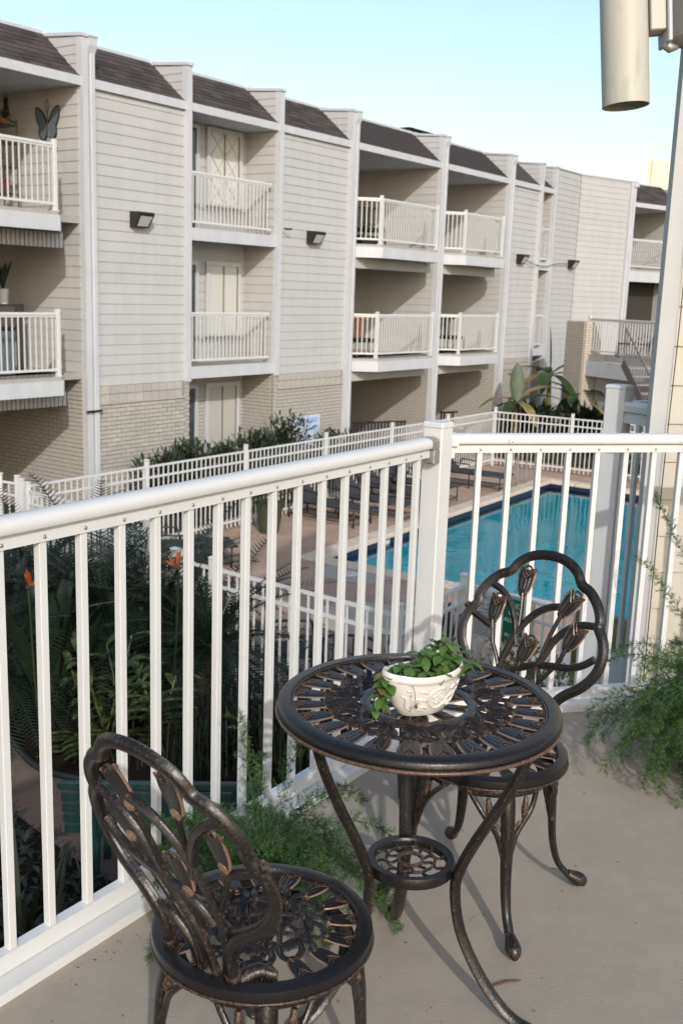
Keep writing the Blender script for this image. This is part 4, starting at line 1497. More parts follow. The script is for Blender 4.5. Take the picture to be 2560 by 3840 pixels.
def strap_plant(name, loc, n, L, W, label, cat, m, spread=.5, group=None, part='leaf', petiole=0.4, droop=.45, seed=1):
    rnd = random.Random(seed)
    o = root(name, loc, label, cat, 0, group)
    st = MB()
    for k_ in range(n):
        a_ = rnd.random() * 6.28
        sp_ = rnd.uniform(.08, spread)
        base = Vector((rnd.uniform(-.15, .15), rnd.uniform(-.15, .15), 0))
        l_ = L * rnd.uniform(.65, 1.1)
        d = Vector((cos(a_) * sp_, sin(a_) * sp_, 1)).normalized()
        tip = base + d * l_ * petiole
        st.tube([base, tip], [.012, .008], 4, cap=False)
        b = MB()
        leaf(b, tip, d, Vector((-cos(a_), -sin(a_), .3)), l_ * (1 - petiole) + .1, W * rnd.uniform(.8, 1.2), droop, 6, .3)
        b.build(part, m, o, True)
    st.build('stalk', m, o)
    return o


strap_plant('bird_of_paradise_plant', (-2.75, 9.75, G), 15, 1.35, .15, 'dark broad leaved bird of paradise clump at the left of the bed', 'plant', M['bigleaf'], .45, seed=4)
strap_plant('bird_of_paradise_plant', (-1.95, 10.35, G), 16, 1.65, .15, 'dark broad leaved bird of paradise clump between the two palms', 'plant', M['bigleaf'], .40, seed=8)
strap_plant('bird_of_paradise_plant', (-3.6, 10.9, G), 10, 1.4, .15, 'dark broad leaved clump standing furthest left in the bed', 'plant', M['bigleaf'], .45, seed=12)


def paradise_flower(loc, rz, h, label):
    o = root('orange_flower', (loc[0], loc[1], G), label, 'flower', rz, 'orange bird of paradise flowers')
    MB().tube(cr([(0.1, 0, 0), (.04, 0, h * .5), (0, 0, h)], 4), .012, 5, cap=False).build('stalk', M['bigleaf'], o)
    MB().tube([(-.02, 0, h), (.10, 0, h + .03), (.24, 0, h + .05)], [.02, .016, .002], 6).build('beak', M['palm_trunk'], o, True)
    for i, (a_, l_) in enumerate(((70, .16), (95, .17), (120, .13), (50, .12), (25, .1))):
        b = MB()
        leaf(b, (.01 * i, 0, h + .02), (cos(radians(a_)), .15 * (i - 2), sin(radians(a_))), (0, 1, 0), l_, .04, 0, 3, .4)
        b.build('petal', M['orange'], o)


paradise_flower((-2.78, 9.0), radians(-20), 1.62, 'orange spiky flower at the left edge against the dark leaves')
paradise_flower((-1.52, 9.55), radians(150), 1.70, 'orange spiky flower between the balusters in front of the fence')


def ginger(loc, n, h, label, seed):
    rnd = random.Random(seed)
    o = root('variegated_ginger', loc, label, 'plant', 0, 'yellow and green striped plants in the bed')
    for k_ in range(n):
        a_ = rnd.random() * 6.28
        hh = h * rnd.uniform(.7, 1.1)
        base = Vector((rnd.uniform(-.12, .12), rnd.uniform(-.12, .12), 0))
        top = base + Vector((cos(a_) * .3 * hh, sin(a_) * .3 * hh, hh))
        pts = cr([base, base.lerp(top, .5) + Vector((0, 0, .05)), top], 4)
        MB().tube(pts, .009, 4, cap=False).build('stalk', M['ginger'], o)
        b = MB()
        for i in range(9):
            t = .3 + .7 * i / 8
            p = pts[min(len(pts) - 1, int(t * (len(pts) - 1)))]
            s = 1 if i % 2 else -1
            d = Vector((cos(a_ + s * 1.3), sin(a_ + s * 1.3), .55))
            leaf(b, p, d, (0, 0, 1), rnd.uniform(.26, .38), .075, .6, 4, .25)
        b.build('leaf', M['ginger'], o)


ginger((-2.05, 9.05, G), 7, 1.0, 'yellow-green striped ginger plant, the taller one in the bed', 2)
ginger((-1.60, 8.95, G), 5, .85, 'yellow-green striped ginger plant beside the taller one', 6)
ginger((-2.25, 8.75, G), 2, .35, 'small yellow-green plant at the edge of the bed', 11)

gr = MB()
rnd = random.Random(5)
for c_, n, rad in (((-.75, 9.15), 500, .8), ((-.1, 8.9), 420, .6), ((-3.3, 10.3), 250, .5), ((-1.2, 8.8), 250, .5)):
    for k_ in range(n):
        x, y = c_[0] + rnd.gauss(0, rad * .5), c_[1] + rnd.gauss(0, rad * .28)
        a_ = rnd.random() * 6.28
        h_ = rnd.uniform(.3, .75)
        l_ = rnd.uniform(.1, .4)
        p0, p1, p2 = Vector((x, y, G)), Vector((x + cos(a_) * l_ * .4, y + sin(a_) * l_ * .4, G + h_)), Vector((x + cos(a_) * l_, y + sin(a_) * l_, G + h_ * .9))
        s = Vector((-sin(a_), cos(a_), 0)) * .006
        gr.add([p0 - s, p0 + s, p1 + s, p2, p1 - s], [(0, 1, 2, 4), (4, 2, 3)])
stuff(gr.build('tall_grass', M['grass']))

cv = MB()
rnd = random.Random(9)
for k_ in range(9000):                        # low dark ground cover under the balcony
    x, y = rnd.uniform(-4.2, 1.0), rnd.uniform(2.0, 8.0)
    if y > 7.15 - .55 * (x + 2) and x > -2.4 or y > 8 - (x + 3) * .9:
        continue
    z = G + .25 * rnd.random() + .22 * max(0, sin(x * 3.1) * cos(y * 2.3))
    d = Vector((rnd.uniform(-1, 1), rnd.uniform(-1, 1), rnd.uniform(.1, 1))).normalized()
    leaf(cv, (x, y, z), d, (0, 0, 1), rnd.uniform(.07, .16), rnd.uniform(.03, .06), .4, 2)
stuff(cv.build('ground_cover', M['cover']))
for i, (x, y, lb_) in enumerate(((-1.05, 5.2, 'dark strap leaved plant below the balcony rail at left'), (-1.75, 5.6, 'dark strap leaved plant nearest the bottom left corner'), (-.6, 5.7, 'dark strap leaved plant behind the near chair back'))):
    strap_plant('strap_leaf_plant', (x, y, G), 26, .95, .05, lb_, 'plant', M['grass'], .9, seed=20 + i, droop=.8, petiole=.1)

# shrubs against the building
def shrub(loc, r, h, n, label, m, seed, name='shrub', group=None, L=.13, W=.045):
    random.seed(seed)
    o = root(name, loc, label, 'shrub', 0, group)
    st = MB()
    for k_ in range(7):
        a_ = random.random() * 6.28
        st.tube([(0, 0, 0), (cos(a_) * r * .3, sin(a_) * r * .3, h * .5), (cos(a_) * r * .6, sin(a_) * r * .6, h * .85)], [.015, .01, .005], 4, cap=False)
    st.build('stem', M['stem'], o)
    b = MB()
    for k_ in range(5):
        a_ = random.random() * 6.28
        q = random.random() * .5
        foliage_ball(b, (cos(a_) * r * q, sin(a_) * r * q, h * random.uniform(.45, .72)), r * random.uniform(.5, .7), n // 5, L, W, .9 * h / r * .5 + .3)
    b.build('foliage', m, o)


def W(t, s, z):
    v = FO + E1 * t + N1 * s
    return (v.x, v.y, z)


g_ = 'nandina shrubs along the brick wall'
for i, (t, s, r, h, lb_) in enumerate(((1.0, 1.1, .6, 1.25, 'dark green shrub at the left end of the brick wall bed'), (1.9, 1.0, .6, 1.4, 'dark green shrub beside the leftmost one by the brick wall'),
                                   (2.9, 1.0, .55, 1.25, 'shrub with red tips in front of the ground floor corner'), (3.8, .9, .6, 1.45, 'tall shrub with red berries in front of the ground floor door'),
                                   (4.7, .9, .6, 1.6, 'shrub with red tips under the ground floor window'), (5.9, 1.1, .4, 1.3, 'loose green shrub left of the pale banner'), (6.7, .7, .35, 1.35, 'thin shrub growing in front of the pale banner'),
                                   (7.4, .8, .45, 1.25, 'loose shrub with red tips right of the pale banner'))):
    shrub(W(t, s, G), r * (1.15 if i < 5 else .95), h * (1.02 if i < 5 else .88), 1500 if i < 5 else 800, lb_, M['bush'], 30 + i, 'nandina_shrub', g_)

# flecked shrub under the signs, mossy boards, lattice
for i, (x, y, r, h) in enumerate(((1.75, 9.35, .5, 1.05), (2.2, 8.95, .5, 1.0), (1.4, 9.8, .35, .8), (2.7, 8.7, .45, .9))):
    shrub((x, y, G), r, h, 900, ['yellow-green flecked shrub below the white rules sign', 'yellow-green flecked shrub below the green sign', 'small flecked shrub by the gate post', 'flecked shrub behind the chair back, furthest right'][i], M['varieg'], 50 + i, 'flecked_shrub', 'flecked shrubs below the pool signs', .06, .035)
mw = root('mossy_board_wall', (2.35, 8.3, G), 'low wall of mossy green boards beside the concrete footpath', 'board wall', radians(-32))
mb_ = boxmesh('board', M['moss'], 2.6, .035, .175, .004)
for i in range(9):
    put('board', mb_, mw, (0.9, -.002 * (i % 2), .09 + i * .185))
MB().span(-.4, 2.2, .02, .1, 0, 1.72).build('wall_core', M['moss'], mw)


def banana(loc, h, label, leaves, seed):
    rnd = random.Random(seed)
    o = root('banana_plant', loc, label, 'banana plant', 0, 'banana plants at the inner corner')
    MB().tube([(0, 0, 0), (.02, 0, h * .4), (0, .02, h * .72)], [.10, .08, .05], 10, cap=False).build('trunk', M['banana_stem'], o, True)
    for (a_, e_, L, W_, dr, mm) in leaves:
        b = MB()
        a_, e_ = radians(a_), radians(e_)
        d = Vector((cos(a_) * cos(e_), sin(a_) * cos(e_), sin(e_)))
        leaf(b, (0, 0, h * .7), d, (0, 0, 1), L, W_, dr, 9, .22)
        b.build('leaf', M[mm], o, True)
    return o


banana((5.0, 30.6, G), 1.9, 'smaller banana plant with a dry brown leaf at the inner corner',
       [(95, 82, 1.15, .45, .1, 'banana'), (190, 35, 1.25, .36, 1.5, 'banana_old'), (10, 30, 1.5, .4, .9, 'banana'), (20, 48, 2.2, .4, 1.6, 'banana_old'), (240, 20, 1.1, .35, 1.6, 'banana'), (300, 10, 1.2, .35, 1.5, 'banana_old'), (150, 5, 1.0, .3, 1.2, 'banana')], 1)
banana((6.25, 32.3, G), 2.9, 'taller banana plant standing nearest the siding of the inner corner',
       [(170, 86, 1.5, .5, -.1, 'banana'), (180, 40, 1.3, .4, 1.2, 'banana'), (0, 42, 1.7, .45, .9, 'banana'), (350, 20, 1.6, .42, .9, 'banana'), (200, 15, 1.3, .4, 1.4, 'banana_old'), (300, 10, 1.8, .42, 1.5, 'banana'), (250, 30, 1.5, .4, 1.7, 'banana'), (20, -5, 1.4, .4, 1.4, 'banana_old'), (100, 40, 1.2, .4, 1.3, 'banana')], 2)
banana((7.0, 31.8, G), 2.0, 'low banana plant behind the brick pier',
       [(180, 50, 1.5, .4, 1.2, 'banana'), (250, 40, 1.4, .4, 1.5, 'banana'), (300, 45, 1.3, .4, 1.3, 'banana'), (120, 50, 1.1, .35, 1.2, 'banana'), (220, 10, 1.2, .35, 1.5, 'banana')], 3)
banana((7.25, 27.6, G), 1.35, 'young banana plant with one yellowing leaf beyond the fence corner',
       [(150, 48, 1.1, .3, .3, 'banana_old'), (40, 35, .8, .25, .4, 'banana'), (160, 30, .5, .2, .4, 'banana')], 4)
shrub((5.6, 31.4, G), 1.0, 1.1, 900, 'dark low shrub growing under the banana plants', M['bigleaf'], 70, L=.3, W=.09)
shrub((7.0, 30.6, G), .8, 1.3, 700, 'dark shrub beside the brick pier', M['bigleaf'], 71, L=.3, W=.09)

# ------------------------------------------------------------------ our balcony
sheet_pts = [(-1.6, .55), (-.775, 1.98), (.20, 3.50), (.33, 3.70), (1.7, 4.06), (4.0, 4.64), (4.0, -1.2), (-1.6, -1.2)]
bf_ = MB().prism(sheet_pts, -0.22, 0.0).build('balcony_floor', M['concrete'])
structure(bf_)
tw_ = MB()
tw_.tube([(.36, 2.12, .006), (.42, 2.15, .006), (.455, 2.155, .007)], [.0022, .003, .0015], 5)
tag(tw_.build('twig', M['debris']), 'small broken brown twig on the floor beside the chair foot', 'twig')
rnd = random.Random(3)
db = MB()
for _ in range(260):
    x, y = rnd.uniform(-.6, 1.5), rnd.uniform(1.2, 3.5)
    if y - 2.05 > (x + .70) * 1.40 - .04:
        y = 2.05 + (x + .70) * 1.40 - .05 - rnd.random() ** 2 * .12
    r = rnd.uniform(.001, .0032) * (1.4 if rnd.random() < .1 else 1)
    t_ = rnd.random() * 6.28
    db.add([(x + r * cos(t_ + k_ * 1.57) * (1.6 if k_ % 2 else 1), y + r * sin(t_ + k_ * 1.57), .001 + .002 * (k_ % 2)) for k_ in range(4)], [(0, 1, 2, 3)])
stuff(db.build('floor_debris', M['debris']))

rnd = random.Random(77)
rl = root('balcony_railing', (.33, 3.66, 0), 'white metal railing in front, meeting at the square corner post', 'railing')
RO = Vector((.33, 3.66, 0))


def rail_run(p0, p1, positions, flip=1):
    """one run of the front railing, p0 the far end from the post; outside is on the courtyard side"""
    p0, p1 = Vector(p0) - RO, Vector(p1) - RO
    u = (p1 - p0).normalized()
    s = u.cross(Vector((0, 0, 1)))            # to the right of travel
    k = .058
    prof = [(-.028, 0), (.028, 0), (.031, .003), (.031, .021), (.026, .030), (.012, .036), (-.012, .036), (-.026, .030), (-.031, .021), (-.031, .003)]
    z = Vector((0, 0, 1.041))
    tr = MB().beam(p0 + z, p1 + z, 0, 0, prof=prof).build('top_rail', M['white_alu'], rl, True, 50)
    MB().beam(p0 + Vector((0, 0, 1.023)), p1 + Vector((0, 0, 1.023)), .030, .030).build('rail_channel', M['white_alu'], rl)
    MB().beam(p0 + Vector((0, 0, .052)), p1 + Vector((0, 0, .052)), .030, .045).build('bottom_rail', M['white_alu'], rl)
    off = s * .030 * flip
    MB().beam(p0 + off + Vector((0, 0, .014)), p1 + off + Vector((0, 0, .014)), .075, .027).build('floor_sill', M['white_alu'], rl)
    h = 1.012 - .074
    me = MESH_CACHE.get('bal')
    if not me:
        me = MESH_CACHE['bal'] = MB().bbox((0, 0, 0), (.0205, .0205, h), 0, .0015).mesh('baluster', M['white_alu'])
        MESH_CACHE['scr'] = MB().lathe([(0, .0), (.0048, .0), (.004, .0022), (0, .003)], 10, closed=False).xf(Matrix.Rotation(pi / 2, 4, 'X')).mesh('screw', M['screw'], True)
    rz = atan2(u.y, u.x)
    for d in positions:
        p = p0 + u * d
        put('baluster', me, rl, (p.x, p.y, .074 + h / 2), rz)
        q = p + s * .0155 * flip
        put('screw', MESH_CACHE['scr'], rl, (q.x, q.y, 1.019), rz)
    return u, s


uL = Vector((sin(radians(34.9)), cos(radians(34.9)), 0))
dirt = MB()
for _ in range(110):
    d_ = rnd.uniform(.2, 3.2) if rnd.random() < .75 else rnd.uniform(3.3, 4.4)
    if d_ < 3.2:
        c_ = Vector((.33, 3.66, 0)) - uL * d_
        u_, s_ = uL, Vector((uL.y, -uL.x, 0))
    else:
        u_ = Vector((sin(radians(76)), cos(radians(76)), 0))
        c_ = Vector((.33, 3.72, 0)) + u_ * (d_ - 3.2)
        s_ = Vector((u_.y, -u_.x, 0))
    w_ = rnd.choice((0, 0, 1))
    r = rnd.uniform(.0008, .0024)
    if w_ == 0:
        o_ = c_ + s_ * .0318 + Vector((0, 0, rnd.uniform(1.046, 1.060)))
    else:
        o_ = c_ + s_ * .0153 + Vector((0, 0, rnd.uniform(1.012, 1.034)))
    o_ = o_ - RO
    a2 = rnd.random() * 6.28
    dirt.add([o_ + u_ * (cos(a2 + k_) * r * (2 if k_ in (0, 3.14) else .8)) + Vector((0, 0, sin(a2 + k_) * r)) for k_ in (0, 1.57, 3.14, 4.71)], [(0, 1, 2, 3)])
stuff(dirt.build('dirt_speck', M['debris'], rl))
PL0 = Vector((-.745, 2.05, 0)) - uL * 1.32
PLE = Vector((.33, 3.66, 0)) - uL * .055
Llen = (PLE - PL0).length
offs = 1.32
rail_run(PL0, PLE, [offs + d for d in [.071 - .1165 * k_ for k_ in range(11, 0, -1)] + [.071, .184, .300, .419, .537, .657, .770, .885, 1.002, 1.121, 1.242, 1.363, 1.480, 1.593, 1.700, 1.80]])
uR = Vector((sin(radians(76)), cos(radians(76)), 0))
PR0 = Vector((.33, 3.72, 0)) + uR * .03
PR1 = PR0 + uR * 3.0
rail_run(PR0, PR1, [.137 + .1172 * k_ for k_ in range(24)])
pw = .078
MB().bbox((0, 0, .555), (pw, pw, 1.11), radians(90 - 34.9), .004).build('corner_post', M['white_alu'], rl)
MB().bbox((0, 0, 1.116), (pw + .006, pw + .006, .022), radians(90 - 34.9), .005).build('post_cap', M['white_alu'], rl)
pe = PLE - RO
rzL = radians(90 - 34.9)
br = MB()
br.beam(pe - uL * .032 + Vector((0, 0, 1.037)), pe + uL * .012 + Vector((0, 0, 1.037)), 0, 0, prof=[(-.033, .002), (.033, .002), (.034, .026), (.028, .035), (.012, .041), (-.012, .041), (-.028, .035), (-.034, .026)])
br.build('rail_bracket', M['screw'], rl)
MB().bbox((pe.x + .012, pe.y - .012, 1.012), (.042, .036, .052), rzL, .003).build('rail_bracket', M['screw'], rl)
pr_ = PR0 - RO
MB().beam(pr_ + uR * .004 + Vector((0, 0, 1.035)), pr_ + uR * .045 + Vector((0, 0, 1.035)), 0, 0, prof=[(-.035, .000), (.035, .000), (.036, .027), (.029, .038), (.012, .044), (-.012, .044), (-.029, .038), (-.036, .027)]).build('rail_bracket', M['white_alu'], rl)
q_ = pr_ + uR * .022
MB().bbox((q_.x, q_.y, 1.012), (.036, .036, .050), radians(14), .003).build('rail_bracket', M['white_alu'], rl)

# neighbouring wall at the right, siding corner and the white corner boards
WC = Vector((1.345, 4.66, 0))
nw = root('near_side_wall', (WC.x, WC.y, G), 'corner of our own building with cream lap siding and white corner boards at the right', 'wall', radians(8))
ex = .172
sw_ = siding_wall(nw, (.089, .0), (2.2, .0), 0, 6.6, thing_key='nw', m=M['siding_near'], expo=ex)
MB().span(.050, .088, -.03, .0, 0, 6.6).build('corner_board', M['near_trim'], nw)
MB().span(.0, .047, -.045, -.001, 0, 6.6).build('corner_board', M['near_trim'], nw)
MB().prism([(.005, .0), (.06, .0), (1.05, 1.7), (.99, 1.7)], 0, 6.6).build('return_wall', M['siding_near'], nw)
MB().tube(cr([(.11, -.035, 5.5), (.075, -.055, 4.9), (.09, -.05, 4.3), (.08, -.055, 3.5), (.085, -.055, 2.0)], 6), .0025, 4).build('thin_wire', M['dark'], nw)
bmx = root('soffit_beam', (1.205, 4.42, 2.60), 'end of a large cream beam at the top right corner', 'beam', radians(8))
MB().bbox((1.0, .1, .25), (1.85, .25, .5), 0, .006).build('beam_body', M['siding_near'], bmx)

# cylinder lamp held out from the corner boards
cy = root('cylinder_lamp', (1.085, 4.45, 2.33), 'weathered cream cylinder lamp hanging from the wall at the top right', 'outdoor lamp', 0)
cy.rotation_euler = (radians(-3), radians(-5.5), 0)
CR = .093
MB().lathe([(CR - .006, .0), (CR, .0), (CR, .02), (CR, .85), (CR - .006, .85)], 48).build('lamp_tube', M['fixture'], cy, True, 40)
MB().lathe([(0, .10), (CR - .006, .10)], 32, closed=False).build('reflector', M['fixture'], cy)
MB().bbox((.122, .0, .34), (.062, .11, .14), 0, .004).build('bracket', M['fixture'], cy)
MB().bbox((.162, .0, .38), (.016, .15, .32), 0, .004).build('mounting_plate', M['white_trim'], cy)
MB().tube([(.150, -.02, .225), (.175, -.02, .205), (.205, -.02, .205)], [.02, .02, .008], 8).build('conduit', M['screw'], cy, True)

# neighbour's post and rail beyond our railing
NP = Vector((1.30, 4.98, 0))
nb_ = root('neighbour_railing', (NP.x, NP.y, -.34), 'white post and short railing of the neighbouring landing behind our railing', 'railing', radians(0))
MB().bbox((0, 0, .74), (.098, .098, 1.52), radians(50), .004).build('post', M['white_alu'], nb_)
MB().bbox((0, 0, 1.505), (.104, .104, .02), radians(50), .005).build('post_cap', M['white_alu'], nb_)
prof = [(-.03, 0), (.03, 0), (.034, .03), (.024, .046), (-.024, .046), (-.034, .03)]
MB().beam((.03, -.04, 1.395), (.16, -.25, 1.395), 0, 0, prof=prof).build('top_rail', M['white_alu'], nb_)
MB().beam((.03, -.04, 1.365), (.16, -.25, 1.365), .03, .05).build('rail_channel', M['white_alu'], nb_)
MB().beam((.0, .05, 1.385), (.9, .5, 1.385), 0, 0, prof=prof).build('top_rail', M['white_alu'], nb_)
for k_ in range(2):
    MB().box((.075 + k_ * .05, -.115 - k_ * .08, .78), (.02, .02, 1.12), radians(30)).build('baluster', M['white_alu'], nb_)
MB().beam((.02, -.03, .12), (.16, -.25, .12), .05, .16).build('landing_beam', M['white_trim'], nb_)
MB().prism([(.06, -.02), (.18, -.22), (1.4, .3), (.6, .8)], .05, .15).build('landing_floor', M['slab'], nb_)
MB().bbox((-.045, -.040, 1.25), (.075, .006, .10), radians(-40), .002).build('post_plate', M['white_alu'], nb_)

# ------------------------------------------------------------------ cast tulip furniture
BZ = M['bronze']


def tulip_head(L, W_, T, rows=9, cols=15):
    """cast tulip: base at the origin, grows along +y, relief towards +z"""
    b = MB()
    vs = []
    for side in (1, -1):
        for r in range(rows + 1):
            v = r / rows
            w = W_ / 2 * (0.50 + 0.50 * sin(pi * min(1, v * 0.75 + .06)) ** .8) * (1 + .10 * v * v)
            for c in range(cols + 1):
                u = -1 + 2 * c / cols
                ytop = L * v + (L * .10 * (abs(u) ** 1.5) - L * .05 * (1 - abs(u))) * v
                z = T * sqrt(max(0, 1 - u * u)) * (1 - .25 * v) + (T * .22 * cos(u * pi * 4.5) if side == 1 and .08 < v < .72 else 0)
                if side == -1:
                    z = z * .55
                vs.append((u * w, ytop, side * z))
    n = (rows + 1) * (cols + 1)
    fs = []
    for s in (0, 1):
        for r in range(rows):
            for c in range(cols):
                a_ = s * n + r * (cols + 1) + c
                f = (a_, a_ + 1, a_ + cols + 2, a_ + cols + 1)
                fs.append(f if s == 0 else f[::-1])
    for r in range(rows):
        for c in (0, cols):
            a_, b2 = r * (cols + 1) + c, (r + 1) * (cols + 1) + c
            f = (a_, b2, b2 + n, a_ + n)
            fs.append(f if c == 0 else f[::-1])
    for r in (0, rows):
        for c in range(cols):
            a_ = r * (cols + 1) + c
            f = (a_, a_ + n, a_ + 1 + n, a_ + 1)
            fs.append(f if r == 0 else f[::-1])
    b.add(vs, fs)
    w = W_ * .45
    for s in (-1, 1):                         # folded petals as raised ribs
        b.tube([(s * w, L * 1.02, T * .5), (s * w * .45, L * .80, T * 1.0), (0, L * .60, T * 1.1)], T * .36, 6)
        b.tube([(s * w * .55, L * 1.02, T * .4), (s * w * .2, L * .88, T * .9), (0, L * .76, T * 1.0)], T * .30, 6)
        b.tube([(s * w * 1.02, L * 1.07, 0), (s * w * .95, L * .9, T * .2), (s * w * 1.0, L * .75, T * .2)], T * .4, 6)
    b.tube(cr([(-w * .5, L * .98, 0), (-w * .25, L * 1.10, 0), (w * .25, L * 1.10, 0), (w * .5, L * .98, 0)], 3), T * .45, 6)
    b.lathe([(0, -.006), (W_ * .24, -.005), (W_ * .26, 0), (W_ * .2, .004)], 10, closed=False).v
    return b


HEAD = tulip_head(.068, .050, .0070)
HEAD_ME = HEAD.mesh('tulip', BZ, True, 45)


def frame_mtx(p, y, z):
    y = Vector(y).normalized()
    z = Vector(z)
    z = (z - y * y.dot(z)).normalized()
    x = y.cross(z)
    m = Matrix((x, y, z)).transposed().to_4x4()
    return Matrix.Translation(p) @ m


# ---- chair
ZSEAT, RS = .42, .203


def chair_back_pt(x, y, lift=0.0):
    """sheet of the backrest: x across, y height over the seat -> chair space (+Y to the rear)"""
    yy = .160 + .385 * max(0, y) ** 1.2
    return Vector((x, yy - .55 * x * x + lift * -1.0, ZSEAT + y))


def bk(cx_, cy_):                             # measured drawing units to metres
    return ((cx_ - 690) / 2077, (1400 - cy_) / 2444)


def seat_pattern(parent, R, zt, heads, k_in, ring_in, hl, inner, z_head=0.0, name='chair'):
    """cast openwork disc: tulips pointing at the rim, curved stems, inner ring"""
    hm = tulip_head(hl, hl * .70, .0036, 7, 15).mesh('tulip', BZ, True, 45)
    r_h = R - .030 - hl
    st1 = MB().tube([Vector(p) for p in cr([(r_h + .004, 0, 0), (r_h - .016, .012, .001), (r_h - .040, .004, .0), (ring_in + .03, -.026, 0), (ring_in + .004, -.05, 0)], 5)], [.0072 if i < 3 else .0060 for i in range(21)], 8, up=(0, 0, 1), flat=.8, ridge=.12).mesh('stem', BZ, True, 45)
    st2 = MB().tube([Vector(p) for p in cr([(r_h + .002, .004, -.001), (r_h - .022, .030, -.001), (r_h - .05, .028, 0), (ring_in + .020, .0, 0), (ring_in + .004, -.012, 0)], 5)], .0056, 8, up=(0, 0, 1), flat=.8, ridge=.12).mesh('stem', BZ, True, 45)
    for i in range(heads):
        a_ = 2 * pi * i / heads
        d = Vector((cos(a_), sin(a_), 0))
        put('tulip', hm, parent, mtx=frame_mtx(d * r_h + Vector((0, 0, zt + z_head)), d, (0, 0, 1)))
        mt = Matrix.Translation((0, 0, zt)) @ Matrix.Rotation(a_, 4, 'Z')
        if i % 2:
            mt = mt @ Matrix.Scale(-1, 4, (0, 1, 0))
        put('stem', st1 if i % 2 == 0 or True else st2, parent, mtx=mt)
        if i % 2:
            put('stem', st2, parent, mtx=Matrix.Translation((0, 0, zt)) @ Matrix.Rotation(a_, 4, 'Z'))
    if inner:
        MB().lathe([(ring_in, -.004), (ring_in + .02, -.004), (ring_in + .021, .003), (ring_in + .010, .006), (ring_in - .001, .003)], 48, (0, 0, zt)).build('inner_ring', BZ, parent, True, 45)
        hm2 = tulip_head(hl * .8, hl * .56, .0036, 5, 11).mesh('tulip', BZ, True, 45)
        for i in range(inner):
            a_ = 2 * pi * (i + .5) / inner
            d = Vector((cos(a_), sin(a_), 0))
            put('tulip', hm2, parent, mtx=frame_mtx(d * (ring_in - hl * .84) + Vector((0, 0, zt - .001)), d, (0, 0, 1)))
        MB().lathe([(.02, -.004), (ring_in - hl * .8, -.004), (ring_in - hl * .8, .002), (.02, .002)], 24, (0, 0, zt)).build('hub_ring', BZ, parent, True, 45)


